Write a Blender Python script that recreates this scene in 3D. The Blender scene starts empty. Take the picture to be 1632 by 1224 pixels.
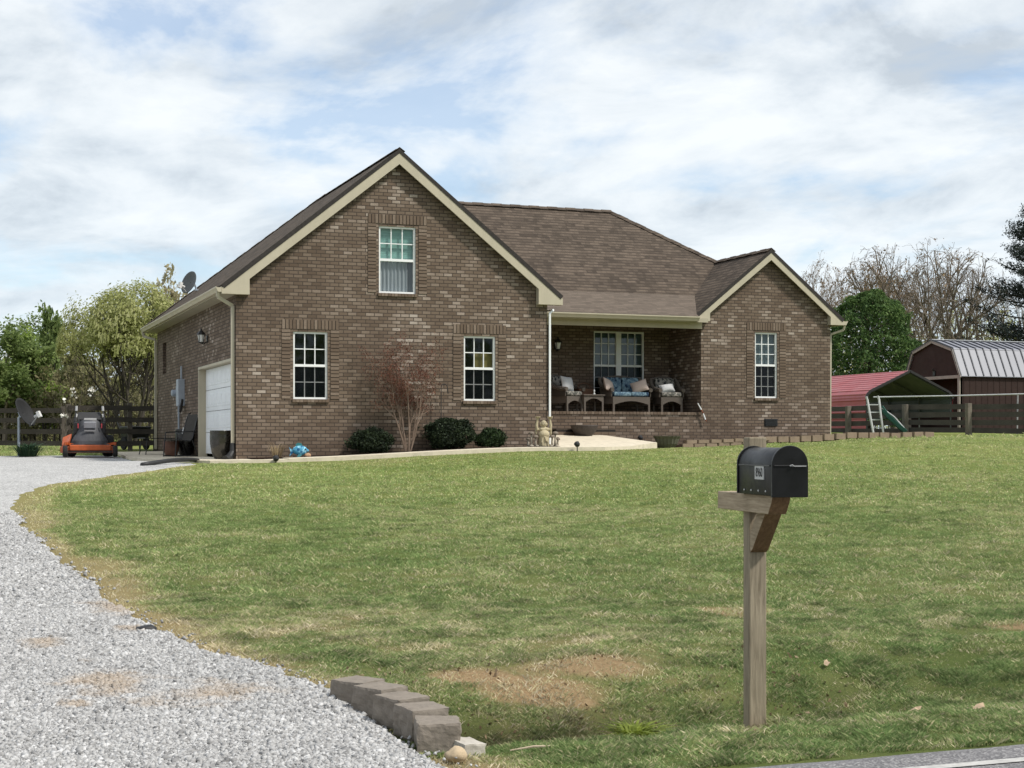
import bpy, bmesh, math, random
import numpy as np
from mathutils import Vector, Matrix, noise
from mathutils.geometry import tessellate_polygon
R = math.radians
sc = bpy.context.scene
COL = sc.collection
# ------------------------------------------------------------------ survey
# X runs along the road, Y into the lot, z = 0 at the road.  Eye height 1.4 m.
F, U0, VH, EYE, YAW = 2450.0, 816.0, 705.0, 1.40, R(20.5)
SY, CY = math.sin(YAW), math.cos(YAW)
def lerp(a, b, t): return a + (b - a) * t
def clamp(x, a=0.0, b=1.0): return max(a, min(b, x))
def smooth(a, b, x):
    t = clamp((x - a) / (b - a)); return t * t * (3 - 2 * t)
def table(x, pts):
    if x <= pts[0][0]: return pts[0][1]
    for (a, va), (b, vb) in zip(pts, pts[1:]):
        if x <= b: return lerp(va, vb, smooth(a, b, x))
    return pts[-1][1]
BASE = [(-4, .93), (3, .95), (6, .98), (13, 1.22), (18, 1.27), (20.5, 1.37), (23, 1.48), (30, 1.57)]
def gz(x, y):
    b = table(x, BASE)
    t = (y - 7.0) / 25.0
    if t <= 0: z = 0.0
    elif t < 1: z = b * (1.08 * t - .08 * t * t)
    else: z = b
    if y > 38: z += .022 * min(y - 38, 14)
    # roadside ditch beside the drive culvert
    w = smooth(1.9, 2.5, x) * (1 - smooth(3.6, 6.5, x))
    z -= .26 * w * math.exp(-((y - 7.55 - .1 * (x - 2)) / .62) ** 2)
    w2 = smooth(2.6, 5, x)
    z -= .11 * w2 * math.exp(-((y - 7.6) / .7) ** 2)
    return z
def gzn(x, y):
    return gz(x, y) + .012 * noise.noise(Vector((x * .9, y * .9, 3.1))) + .006 * noise.noise(Vector((x * 3, y * 3, 7)))
def pd(u, d):                       # point on the ground plan from bearing u at depth d
    t = (u - U0) / F
    return d * (SY + t * CY), d * (CY - t * SY)
def py(u, y):                       # X where bearing u crosses the plane Y = y
    t = (u - U0) / F
    return y * (SY + t * CY) / (CY - t * SY)
def px_(u, x):
    t = (u - U0) / F
    return x * (CY - t * SY) / (SY + t * CY)
def dep(x, y): return x * SY + y * CY
def zv(v, d): return EYE + (VH - v) * d / F
def G(u, v):                        # where a sight line meets the terrain
    d = 4.0; st = .05
    while d < 150:
        x, y = pd(u, d)
        if zv(v, d) <= gz(x, y): break
        d += st
        if d > 20: st = .1
    return x, y
# ------------------------------------------------------------------ mesh helper
ORG = {}
class MB:
    def __init__(s): s.v = []; s.f = []; s.mi = []; s.m = 0
    def add(s, vs, fs):
        o = len(s.v); s.v += [tuple(p) for p in vs]
        for f in fs: s.f.append(tuple(i + o for i in f)); s.mi.append(s.m)
        return s
    def poly(s, pts): return s.add(pts, [tuple(range(len(pts)))])
    def box(s, c, size, rz=0.0, M=None):
        x, y, z = (k / 2 for k in size)
        vs = [Vector((a * x, b * y, e * z)) for e in (-1, 1) for a, b in ((-1, -1), (1, -1), (1, 1), (-1, 1))]
        m = M if M is not None else Matrix.Rotation(rz, 3, 'Z')
        c = Vector(c)
        return s.add([m @ p + c for p in vs], [(3, 2, 1, 0), (4, 5, 6, 7), (0, 1, 5, 4), (1, 2, 6, 5), (2, 3, 7, 6), (3, 0, 4, 7)])
    def bb(s, x0, x1, y0, y1, z0, z1): return s.box(((x0 + x1) / 2, (y0 + y1) / 2, (z0 + z1) / 2), (x1 - x0, y1 - y0, z1 - z0))
    def bar(s, a, b, w, h, up=(0, 0, 1)):
        a, b = Vector(a), Vector(b); d = (b - a); L = d.length; d.normalize()
        u = Vector(up)
        if abs(u.dot(d)) > .98: u = Vector((0, 1, 0))
        sx = d.cross(u).normalized(); uz = sx.cross(d).normalized()
        m = Matrix((sx, d, uz)).transposed()
        return s.box((a + b) / 2, (w, L, h), M=m)
    def tube(s, pts, r, n=8, cap=True):
        pts = [Vector(p) for p in pts]; k = len(pts)
        if not hasattr(r, '__len__'): r = [r] * k
        vs = []; prev = None
        for i, p in enumerate(pts):
            d = (pts[min(i + 1, k - 1)] - pts[max(i - 1, 0)])
            d = d.normalized() if d.length > 1e-9 else Vector((0, 0, 1))
            a = prev - d * prev.dot(d) if prev is not None else d.orthogonal()
            if a.length < 1e-6: a = d.orthogonal()
            a.normalize(); prev = a; b = d.cross(a)
            for j in range(n):
                t = 2 * math.pi * j / n
                vs.append(p + (a * math.cos(t) + b * math.sin(t)) * r[i])
        fs = [(i * n + j, i * n + (j + 1) % n, (i + 1) * n + (j + 1) % n, (i + 1) * n + j) for i in range(k - 1) for j in range(n)]
        if cap: fs += [tuple(range(n - 1, -1, -1)), tuple((k - 1) * n + j for j in range(n))]
        return s.add(vs, fs)
    def lathe(s, prof, n=20, c=(0, 0, 0), M=None, caps=True):
        c = Vector(c); vs = []
        for r, z in prof:
            for j in range(n):
                t = 2 * math.pi * j / n; p = Vector((r * math.cos(t), r * math.sin(t), z))
                vs.append((M @ p if M is not None else p) + c)
        k = len(prof)
        fs = [(i * n + j, i * n + (j + 1) % n, (i + 1) * n + (j + 1) % n, (i + 1) * n + j) for i in range(k - 1) for j in range(n)]
        if caps: fs += [tuple(range(n - 1, -1, -1)), tuple((k - 1) * n + j for j in range(n))]
        return s.add(vs, fs)
    def ell(s, c, r, n=14, m=9, M=None):
        prof = [(math.sin(math.pi * i / m), -math.cos(math.pi * i / m)) for i in range(m + 1)]
        prof[0] = (.001, -1); prof[-1] = (.001, 1)
        D = Matrix.Diagonal(Vector(r)); D = D if M is None else M @ D
        return s.lathe(prof, n, c, D)
    def prism(s, pts, vec):
        pts = [Vector(p) for p in pts]; vec = Vector(vec); n = len(pts)
        vs = pts + [p + vec for p in pts]
        fs = [tuple(range(n - 1, -1, -1)), tuple(range(n, 2 * n))] + [(i, (i + 1) % n, n + (i + 1) % n, n + i) for i in range(n)]
        return s.add(vs, fs)
    def tess(s, outer, holes=()):
        loops = [[Vector(p) for p in outer]] + [[Vector(p) for p in h] for h in holes]
        flat = [p for l in loops for p in l]
        return s.add(flat, [tuple(t) for t in tessellate_polygon(loops)])
    def build(s, name, mat, parent=None, smooth=False, bevel=0, uv=False, label=None, solid=0, fix=True, sub=0):
        me = bpy.data.meshes.new(name)
        o_ = ORG.get(parent, Vector((0, 0, 0))) if parent else Vector((0, 0, 0))
        me.from_pydata([(p[0] - o_.x, p[1] - o_.y, p[2] - o_.z) for p in s.v], [], s.f)
        mats = mat if isinstance(mat, (list, tuple)) else [mat]
        for m in mats: me.materials.append(m)
        if len(mats) > 1: me.polygons.foreach_set('material_index', s.mi)
        if fix:
            bm = bmesh.new(); bm.from_mesh(me); bmesh.ops.recalc_face_normals(bm, faces=bm.faces); bm.to_mesh(me); bm.free()
        if smooth: me.polygons.foreach_set('use_smooth', [True] * len(me.polygons))
        if uv:
            l = me.uv_layers.new(name='UVMap')
            for p in me.polygons:
                n = p.normal
                if abs(n.z) < .01: h, up = (Vector((1, 0, 0)) if abs(n.y) > abs(n.x) else Vector((0, 1, 0))), Vector((0, 0, 1))
                elif abs(n.z) > .995: h, up = Vector((1, 0, 0)), Vector((0, 1, 0))
                else:
                    h = Vector((-n.y, n.x, 0)).normalized(); up = n.cross(h)
                    if up.z < 0: up = -up
                for li in p.loop_indices:
                    q = me.vertices[me.loops[li].vertex_index].co + o_
                    l.data[li].uv = (q.dot(h), q.dot(up))
        o = bpy.data.objects.new(name, me); COL.objects.link(o)
        if parent:
            o.parent = parent; ORG[o] = o_
        if label: o['label'] = label
        if bevel:
            b = o.modifiers.new('edge', 'BEVEL'); b.width = bevel; b.segments = 2; b.limit_method = 'ANGLE'; b.angle_limit = R(40)
        if solid:
            b = o.modifiers.new('thick', 'SOLIDIFY'); b.thickness = solid; b.offset = -1
        if sub:
            b = o.modifiers.new('sub', 'SUBSURF'); b.levels = b.render_levels = sub
        return o
def thing(name, label, cat, loc=(0, 0, 0), rz=0.0, group=None, local=True):
    o = bpy.data.objects.new(name, None); COL.objects.link(o); o.empty_display_size = .2
    o.location = loc; o.rotation_euler = (0, 0, rz); o['label'] = label; o['category'] = cat
    if group: o['group'] = group
    ORG[o] = Vector((0, 0, 0)) if local else Vector(loc)
    return o
def tag(o, label, cat, group=None, loc=None, rz=0.0):
    o['label'] = label; o['category'] = cat
    if group: o['group'] = group
    if loc is not None: o.location = loc; o.rotation_euler = (0, 0, rz)
    return o
def kind(o, k, label=None):
    o['kind'] = k
    if label: o['label'] = label
    return o
def dup(o, loc=None, rz=None, scale=None, label=None, parent=None):
    c = o.copy(); COL.objects.link(c)
    if parent: c.parent = parent
    if loc is not None: c.location = loc
    if rz is not None: c.rotation_euler = (0, 0, rz)
    if scale is not None: c.scale = scale if hasattr(scale, '__len__') else (scale,) * 3
    if label: c['label'] = label
    for ch in list(o.children): dup(ch, parent=c)
    return c
def npmesh(name, co, faces_n, idx, mat, parent=None, smooth=False):
    """co Nx3 array, idx flat loop vertex indices, faces_n verts per face"""
    me = bpy.data.meshes.new(name); n = len(idx) // faces_n
    me.vertices.add(len(co)); me.vertices.foreach_set('co', np.asarray(co, np.float32).ravel())
    me.loops.add(len(idx)); me.loops.foreach_set('vertex_index', np.asarray(idx, np.int32))
    me.polygons.add(n); me.polygons.foreach_set('loop_start', np.arange(0, n * faces_n, faces_n, dtype=np.int32))
    try: me.polygons.foreach_set('loop_total', np.full(n, faces_n, np.int32))
    except Exception: pass
    if smooth: me.polygons.foreach_set('use_smooth', np.ones(n, bool))
    me.materials.append(mat); me.update(calc_edges=True)
    o = bpy.data.objects.new(name, me); COL.objects.link(o)
    if parent: o.parent = parent; ORG[o] = ORG.get(parent, Vector((0, 0, 0)))
    return o
# ------------------------------------------------------------------ materials
class NT:
    def __init__(s, name):
        s.mat = bpy.data.materials.new(name); s.mat.use_nodes = True
        s.t = s.mat.node_tree; s.b = s.t.nodes['Principled BSDF']; s.out = s.t.nodes['Material Output']
    def n(s, ty, **k):
        nd = s.t.nodes.new(ty)
        for a, v in k.items():
            if a.startswith('i_'): nd.inputs[a[2:].replace('_', ' ')].default_value = v
            else: setattr(nd, a, v)
        return nd
    def l(s, a, b): s.t.links.new(a, b)
    def pos(s): return s.n('ShaderNodeNewGeometry').outputs['Position']
    def objco(s): return s.n('ShaderNodeTexCoord').outputs['Object']
    def uv(s): return s.n('ShaderNodeTexCoord').outputs['UV']
    def attr(s, name): return s.n('ShaderNodeAttribute', attribute_name=name).outputs['Fac']
    def island(s): return s.n('ShaderNodeNewGeometry').outputs['Random Per Island']
    def noise(s, vec, scale, detail=4, rough=.55, dist=0):
        nd = s.n('ShaderNodeTexNoise'); nd.inputs['Scale'].default_value = scale; nd.inputs['Detail'].default_value = detail
        nd.inputs['Roughness'].default_value = rough; nd.inputs['Distortion'].default_value = dist
        if vec is not None: s.l(vec, nd.inputs['Vector'])
        return nd.outputs['Fac']
    def scale(s, vec, v, off=(0, 0, 0)):
        nd = s.n('ShaderNodeMapping'); nd.inputs['Scale'].default_value = v; nd.inputs['Location'].default_value = off
        s.l(vec, nd.inputs['Vector']); return nd.outputs['Vector']
    def ramp(s, fac, stops, interp='LINEAR'):
        nd = s.n('ShaderNodeValToRGB'); cr = nd.color_ramp; cr.interpolation = interp
        while len(cr.elements) < len(stops): cr.elements.new(.5)
        for e, (p, c) in zip(cr.elements, stops):
            e.position = p; e.color = (c[0], c[1], c[2], 1) if hasattr(c, '__len__') else (c, c, c, 1)
        s.l(fac, nd.inputs['Fac']); return nd.outputs['Color']
    def math(s, op, a, b=None, c=None, cl=False):
        nd = s.n('ShaderNodeMath', operation=op); nd.use_clamp = cl
        for i, x in enumerate((a, b, c)):
            if x is None: continue
            if isinstance(x, (int, float)): nd.inputs[i].default_value = x
            else: s.l(x, nd.inputs[i])
        return nd.outputs[0]
    def mix(s, fac, a, b, mode='MIX'):
        nd = s.n('ShaderNodeMix', data_type='RGBA', blend_type=mode)
        for k, x in ((0, fac), (6, a), (7, b)):
            if isinstance(x, (int, float)): nd.inputs[k].default_value = x
            elif isinstance(x, tuple): nd.inputs[k].default_value = (x[0], x[1], x[2], 1)
            else: s.l(x, nd.inputs[k])
        return nd.outputs[2]
    def bump(s, h, strength=.3, dist=.01):
        nd = s.n('ShaderNodeBump'); nd.inputs['Strength'].default_value = strength; nd.inputs['Distance'].default_value = dist
        s.l(h, nd.inputs['Height']); s.l(nd.outputs['Normal'], s.b.inputs['Normal'])
    def col(s, c):
        if isinstance(c, tuple): s.b.inputs['Base Color'].default_value = (c[0], c[1], c[2], 1)
        else: s.l(c, s.b.inputs['Base Color'])
        return s
    def rough(s, r, spec=.5, metal=0):
        if isinstance(r, (int, float)): s.b.inputs['Roughness'].default_value = r
        else: s.l(r, s.b.inputs['Roughness'])
        s.b.inputs['Specular IOR Level'].default_value = spec; s.b.inputs['Metallic'].default_value = metal
        return s
def paint(name, c, r=.6, var=.18, sc_=9, spec=.4, metal=0, grime=0):
    """painted / moulded surface with slight mottling"""
    t = NT(name); co = t.objco()
    a = tuple(x * (1 - var) for x in c); b = tuple(min(1, x * (1 + var)) for x in c)
    k = t.ramp(t.noise(co, sc_, 5, .65), [(.3, a), (.7, b)])
    if grime:
        g = t.ramp(t.noise(t.scale(co, (1, 1, .25)), 5, 5, .7), [(.45, 0), (.75, grime)])
        k = t.mix(g, k, tuple(x * .45 for x in c))
    t.col(k).rough(t.ramp(t.noise(co, sc_ * .7, 5, .7), [(.3, max(.05, r - .1)), (.7, min(1, r + .18))]), spec, metal)
    return t.mat
def brick_ramp(t, fac):
    return t.ramp(fac, [(.05, (.110, .078, .056)), (.30, (.142, .103, .075)), (.58, (.170, .127, .094)), (.76, (.220, .170, .131)), (.88, (.31, .252, .205)), (1, (.42, .362, .31))])
def m_brick():
    t = NT('brick'); uv = t.uv()
    b = t.n('ShaderNodeTexBrick'); b.offset = .5; b.squash = 1
    for k, v in (('Color1', (0, 0, 0, 1)), ('Color2', (1, 1, 1, 1)), ('Mortar', (.5, .5, .5, 1)), ('Scale', 1.0), ('Mortar Size', .0095), ('Mortar Smooth', .15), ('Bias', 0.0), ('Brick Width', .203), ('Row Height', .0794)):
        b.inputs[k].default_value = v
    t.l(uv, b.inputs['Vector'])
    f = t.math('MULTIPLY_ADD', b.outputs['Color'], .68, .05)
    big = t.noise(t.pos(), .55, 3, .6)
    f = t.math('ADD', f, t.math('MULTIPLY_ADD', big, 1.1, -.46), cl=True)
    fine = t.noise(t.scale(uv, (14, 40, 1)), 2.2, 5, .75)
    f = t.math('ADD', f, t.math('MULTIPLY_ADD', fine, .5, -.25), cl=True)
    c = brick_ramp(t, f)
    c = t.mix(b.outputs['Fac'], c, t.ramp(t.noise(uv, 30, 3), [(.3, (.046, .035, .028)), (.7, (.082, .063, .050))]))
    t.col(c).rough(.92, .25)
    h = t.math('ADD', t.math('MULTIPLY', b.outputs['Fac'], -1.0), t.math('MULTIPLY', fine, .5))
    t.bump(h, .6, .006)
    return t.mat
def m_brickpiece():
    t = NT('loose brick'); f = t.math('MULTIPLY_ADD', t.island(), .62, .14)
    fine = t.noise(t.objco(), 40, 4, .7)
    f = t.math('ADD', f, t.math('MULTIPLY_ADD', fine, .5, -.25), cl=True)
    t.col(brick_ramp(t, f)).rough(.92, .25); t.bump(fine, .3, .004)
    return t.mat
def m_shingle(name, tint, contrast):
    t = NT(name); uv = t.uv()
    def br(w, h, off, sx):
        b = t.n('ShaderNodeTexBrick'); b.offset = off
        for k, v in (('Color1', (0, 0, 0, 1)), ('Color2', (1, 1, 1, 1)), ('Mortar', (0, 0, 0, 1)), ('Scale', 1.0), ('Mortar Size', .004), ('Mortar Smooth', .3), ('Bias', 0.0), ('Brick Width', w), ('Row Height', h)):
            b.inputs[k].default_value = v
        t.l(t.scale(uv, (1, 1, 1), (sx, 0, 0)), b.inputs['Vector']); return b
    a = br(.135, .145, .37, 0); b2 = br(.29, .145, .61, .13)
    f = t.math('ADD', t.math('MULTIPLY', a.outputs['Color'], .5), t.math('MULTIPLY', b2.outputs['Color'], .5))
    gr = t.noise(uv, 60, 4, .8); bigs = t.noise(t.pos(), .8, 4, .6)
    f = t.math('ADD', f, t.math('MULTIPLY_ADD', gr, .8, -.4))
    f = t.math('ADD', f, t.math('MULTIPLY_ADD', bigs, .8, -.4), cl=True)
    lo = tuple(x * (1 - contrast) for x in tint); hi = tuple(x * (1 + contrast) for x in tint)
    c = t.ramp(f, [(.1, lo), (.5, tint), (.9, hi)])
    sep = t.n('ShaderNodeSeparateXYZ'); t.l(uv, sep.inputs[0])
    row = t.math('FRACT', t.math('DIVIDE', sep.outputs['Y'], .145))
    # butt edge of each course: a dark step plus the laminated tab's own edge
    thick = t.math('MULTIPLY_ADD', a.outputs['Color'], .30, .10)
    line = t.math('LESS_THAN', row, thick)
    c = t.mix(t.math('MULTIPLY', line, .50 * contrast / .34), c, (.026, .021, .018))
    t.col(c).rough(.95, .2)
    t.bump(t.math('ADD', t.math('MULTIPLY', row, -1.0), t.math('MULTIPLY', f, .6)), .6, .012)
    return t.mat
def m_wood(name, lo, hi, r=.85, axis=(22, 22, 1.6)):
    t = NT(name); co = t.objco()
    g = t.noise(t.scale(co, axis), 3.0, 6, .65, .6)
    c = t.ramp(g, [(.25, lo), (.52, tuple((a + b) / 2 for a, b in zip(lo, hi))), (.78, hi)])
    bl = t.ramp(t.noise(co, 2.3, 3), [(.4, 0), (.75, .5)])
    c = t.mix(bl, c, tuple(x * .62 for x in lo))
    t.col(c).rough(r, .25); t.bump(g, .45, .004)
    return t.mat
def m_leaf(name, stops, trans=.35, sc_=.6):
    t = NT(name)
    f = t.math('ADD', t.math('MULTIPLY', t.island(), .6), t.math('MULTIPLY_ADD', t.noise(t.pos(), sc_, 3), .9, -.25), cl=True)
    c = t.ramp(f, stops)
    t.col(c).rough(.65, .25)
    tr = t.n('ShaderNodeBsdfTranslucent'); t.l(c, tr.inputs['Color'])
    mx = t.n('ShaderNodeMixShader'); mx.inputs[0].default_value = trans
    t.l(t.b.outputs[0], mx.inputs[1]); t.l(tr.outputs[0], mx.inputs[2]); t.l(mx.outputs[0], t.out.inputs[0])
    return t.mat
def m_bark(name, lo, hi):
    t = NT(name); co = t.objco(); g = t.noise(t.scale(co, (5, 5, 1)), 3, 5, .7)
    t.col(t.ramp(g, [(.3, lo), (.7, hi)])).rough(.95, .15); t.bump(g, .5, .02)
    return t.mat
def m_glass():
    t = NT('window glass')
    tr = t.n('ShaderNodeBsdfTransparent'); tr.inputs[0].default_value = (.80, .84, .82, 1)
    gl = t.n('ShaderNodeBsdfGlossy'); gl.inputs['Roughness'].default_value = .03; gl.inputs['Color'].default_value = (.9, .95, 1, 1)
    fr = t.n('ShaderNodeFresnel'); fr.inputs['IOR'].default_value = 1.5
    w = t.noise(t.pos(), 1.2, 2)
    bp = t.n('ShaderNodeBump'); bp.inputs['Strength'].default_value = .04; bp.inputs['Distance'].default_value = .02; t.l(w, bp.inputs['Height'])
    t.l(bp.outputs[0], gl.inputs['Normal'])
    bk = t.n('ShaderNodeNewGeometry').outputs['Backfacing']
    fc = t.math('ADD', t.math('MULTIPLY', fr.outputs[0], t.math('SUBTRACT', 1.0, bk)), t.math('MULTIPLY', bk, .06))
    mx = t.n('ShaderNodeMixShader'); t.l(fc, mx.inputs[0]); t.l(tr.outputs[0], mx.inputs[1]); t.l(gl.outputs[0], mx.inputs[2])
    t.l(mx.outputs[0], t.out.inputs[0]); return t.mat
def m_screen():
    t = NT('insect screen')
    tr = t.n('ShaderNodeBsdfTransparent'); df = t.n('ShaderNodeBsdfDiffuse'); df.inputs[0].default_value = (.010, .012, .014, 1)
    g = t.n('ShaderNodeTexChecker'); g.inputs['Scale'].default_value = 700; t.l(t.uv(), g.inputs['Vector'])
    mx = t.n('ShaderNodeMixShader'); t.l(t.math('MULTIPLY_ADD', g.outputs['Fac'], .1, .42), mx.inputs[0])
    t.l(tr.outputs[0], mx.inputs[1]); t.l(df.outputs[0], mx.inputs[2]); t.l(mx.outputs[0], t.out.inputs[0]); return t.mat
def m_cloth(name, c, fold=(18, 18, .6), amp=.5):
    t = NT(name); g = t.noise(t.scale(t.objco(), fold), 1.0, 3)
    t.col(t.ramp(g, [(.3, tuple(x * (1 - amp * .5) for x in c)), (.7, tuple(min(1, x * (1 + amp * .3)) for x in c))])).rough(.95, .1)
    t.bump(g, .6, .02); return t.mat
def m_floral(name, ground, leafc, dark):
    t = NT(name); co = t.objco()
    v = t.n('ShaderNodeTexVoronoi'); v.inputs['Scale'].default_value = 9; t.l(co, v.inputs['Vector'])
    nz = t.noise(co, 8, 3, .6, 1.5)
    c = t.mix(t.ramp(nz, [(.47, 0), (.55, 1)]), ground, leafc)
    c = t.mix(t.ramp(v.outputs['Distance'], [(.25, 1), (.4, 0)]), c, dark)
    t.col(c).rough(.95, .1); return t.mat
# shared lawn dryness field (world metres)
def dry_field(t, p):
    a = t.noise(p, .42, 4, .6, .4); b = t.noise(p, 1.7, 4, .65, .3); c = t.noise(p, 7, 3, .6)
    return t.math('ADD', t.math('ADD', t.math('MULTIPLY_ADD', a, .42, .02), t.math('MULTIPLY_ADD', b, .34, 0)), t.math('MULTIPLY', c, .20))
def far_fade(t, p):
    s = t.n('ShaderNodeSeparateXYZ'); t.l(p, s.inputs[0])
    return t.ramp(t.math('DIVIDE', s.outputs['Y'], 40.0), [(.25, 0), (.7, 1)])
SOIL = []      # (cx, cy, rx, ry) bare patches, filled below
def soil_mask(t, p):
    w = t.noise(p, 1.6, 4, .65); w2 = t.noise(p, 7, 3, .6)
    tot = None
    for cx, cy, rx, ry in SOIL:
        m = t.n('ShaderNodeMapping'); m.inputs['Location'].default_value = (-cx / rx, -cy / ry, 0); m.inputs['Scale'].default_value = (1 / rx, 1 / ry, 0)
        t.l(p, m.inputs['Vector'])
        ln = t.n('ShaderNodeVectorMath', operation='LENGTH'); t.l(m.outputs[0], ln.inputs[0])
        f = t.math('ADD', ln.outputs['Value'], t.math('ADD', t.math('MULTIPLY_ADD', w, 1.7, -.85), t.math('MULTIPLY_ADD', w2, .8, -.4)))
        f = t.ramp(f, [(.55, 1), (1.0, 0)])
        tot = f if tot is None else t.math('MAXIMUM', tot, f)
    return tot
def m_ground():
    t = NT('lawn soil'); p = t.pos(); d = dry_field(t, p); g = t.noise(p, 45, 4, .75)
    d = t.math('ADD', d, t.math('MULTIPLY', t.attr('dry'), .34))
    near = t.ramp(d, [(.42, (.145, .195, .065)), (.56, (.22, .255, .10)), (.64, (.32, .285, .145)), (.76, (.46, .365, .21))])
    near = t.mix(t.math('MULTIPLY', t.attr('damp'), .85), near, (.050, .038, .022))
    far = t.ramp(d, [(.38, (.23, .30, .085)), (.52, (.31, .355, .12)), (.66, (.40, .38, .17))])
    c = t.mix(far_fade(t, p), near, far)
    c = t.mix(.55, c, t.mix(t.ramp(g, [(.3, 0), (.7, 1)]), (.03, .033, .014), (.22, .21, .11)), 'OVERLAY')
    sl = t.ramp(g, [(.3, (.20, .125, .066)), (.7, (.40, .285, .17))])
    c = t.mix(t.math('MULTIPLY', soil_mask(t, p), .85), c, sl)
    t.col(c).rough(1, .05); t.bump(g, .8, .03); return t.mat
def m_blade():
    t = NT('grass blade'); p = t.pos(); d = dry_field(t, p); r = t.island()
    d = t.math('ADD', d, t.math('MULTIPLY_ADD', t.math('POWER', r, 3.0), .30, -.09))
    d = t.math('ADD', d, t.math('MULTIPLY', t.attr('dry'), .26))
    near = t.ramp(d, [(.39, (.19, .275, .098)), (.49, (.295, .365, .145)), (.57, (.43, .44, .215)), (.66, (.62, .55, .34)), (.82, (.80, .70, .52))])
    near = t.mix(t.math('MULTIPLY', t.attr('damp'), .80), near, (.085, .070, .036))
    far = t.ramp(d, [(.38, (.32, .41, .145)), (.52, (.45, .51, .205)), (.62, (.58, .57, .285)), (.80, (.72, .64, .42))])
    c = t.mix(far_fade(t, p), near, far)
    cl = t.ramp(t.noise(t.scale(p, (1, 1.5, 1)), 3.2, 5, .68, .4), [(.36, .58), (.52, 1.0), (.66, 1.22)])
    c = t.mix(1.0, c, cl, 'MULTIPLY')
    t.col(c).rough(.7, .2)
    tr = t.n('ShaderNodeBsdfTranslucent'); t.l(c, tr.inputs['Color'])
    mx = t.n('ShaderNodeMixShader'); mx.inputs[0].default_value = .42
    t.l(t.b.outputs[0], mx.inputs[1]); t.l(tr.outputs[0], mx.inputs[2]); t.l(mx.outputs[0], t.out.inputs[0]); return t.mat
GRAV = [(0, (.17, .167, .165)), (.15, (.28, .276, .272)), (.5, (.37, .366, .36)), (.8, (.45, .446, .44)), (1, (.56, .555, .55))]
STAIN = []
def stain(t, p):
    w = t.noise(p, 3, 4, .6); tot = None
    for cx, cy, rx, ry in STAIN:
        m = t.n('ShaderNodeMapping'); m.inputs['Location'].default_value = (-cx / rx, -cy / ry, 0); m.inputs['Scale'].default_value = (1 / rx, 1 / ry, 0)
        t.l(p, m.inputs['Vector'])
        ln = t.n('ShaderNodeVectorMath', operation='LENGTH'); t.l(m.outputs[0], ln.inputs[0])
        f = t.ramp(t.math('ADD', ln.outputs['Value'], t.math('MULTIPLY_ADD', w, 3.4, -1.6)), [(.2, .55), (1.1, 0)])
        tot = f if tot is None else t.math('MAXIMUM', tot, f)
    return tot
def m_gravelbed():
    t = NT('gravel bed'); p = t.pos()
    v = t.n('ShaderNodeTexVoronoi'); v.inputs['Scale'].default_value = 42; t.l(p, v.inputs['Vector'])
    s = t.n('ShaderNodeSeparateColor'); t.l(v.outputs['Color'], s.inputs[0])
    f = t.math('ADD', t.math('MULTIPLY', s.outputs[0], .9), t.math('MULTIPLY_ADD', t.noise(p, 1.2, 4), .5, -.22))
    c = t.ramp(f, GRAV)
    c = t.mix(t.ramp(v.outputs['Distance'], [(.4, 0), (.8, .35)]), c, (.20, .195, .19))
    c = t.mix(1.0, c, (1.25, 1.25, 1.24), 'MULTIPLY')
    c = t.mix(stain(t, p), c, (.33, .25, .17))
    t.col(c).rough(.95, .2); t.bump(t.math('MULTIPLY', v.outputs['Distance'], -1.0), .9, .02); return t.mat
def m_stone():
    t = NT('crushed limestone'); p = t.pos()
    f = t.math('ADD', t.math('MULTIPLY', t.island(), .95), t.math('MULTIPLY_ADD', t.noise(p, 1.2, 4), .4, -.18))
    c = t.ramp(f, GRAV); c = t.mix(.25, c, t.ramp(t.noise(p, 60, 3), [(.3, .25), (.7, .75)]), 'OVERLAY')
    c = t.mix(stain(t, p), c, (.36, .27, .18))
    t.col(c).rough(.9, .25); return t.mat
def m_concrete(name, c, sc_=6):
    t = NT(name); p = t.pos(); a = t.noise(p, sc_, 6, .7); b = t.noise(p, sc_ * 12, 3, .7)
    k = t.ramp(t.math('ADD', t.math('MULTIPLY', a, .6), t.math('MULTIPLY', b, .4)), [(.32, tuple(x * .72 for x in c)), (.5, c), (.68, tuple(min(1, x * 1.18) for x in c))])
    t.col(k).rough(.95, .2); t.bump(b, .3, .004); return t.mat
def m_asphalt():
    t = NT('asphalt'); p = t.pos()
    v = t.n('ShaderNodeTexVoronoi'); v.inputs['Scale'].default_value = 110; t.l(p, v.inputs['Vector'])
    s = t.n('ShaderNodeSeparateColor'); t.l(v.outputs['Color'], s.inputs[0])
    k = t.ramp(t.math('ADD', t.math('MULTIPLY', s.outputs[0], .7), t.math('MULTIPLY', t.noise(p, 2, 4), .35)), [(.2, (.10, .097, .10)), (.6, (.17, .165, .17)), (.95, (.34, .33, .32))])
    t.col(k).rough(.9, .3); t.bump(v.outputs['Distance'], .6, .004); return t.mat
def m_mulch():
    t = NT('mulch'); p = t.pos(); g = t.noise(t.scale(p, (1, 2.2, 1)), 40, 4, .8)
    t.col(t.ramp(g, [(.3, (.012, .008, .007)), (.6, (.04, .024, .018)), (.8, (.08, .05, .035))])).rough(1, .05); t.bump(g, 1, .03); return t.mat
def m_metalroof(name, c, r=.35, metal=.0, var=.08):
    t = NT(name); co = t.objco(); g = t.noise(co, 1.3, 4, .6)
    t.col(t.ramp(g, [(.3, tuple(x * (1 - var) for x in c)), (.7, tuple(min(1, x * (1 + var)) for x in c))])).rough(r, .5, metal); return t.mat
BRICK = m_brick(); BPIECE = m_brickpiece()
MORTAR = paint('mortar', (.022, .018, .015), .95, .2, 30)
SHING = m_shingle('shingle', (.092, .071, .054), .40)
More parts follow.
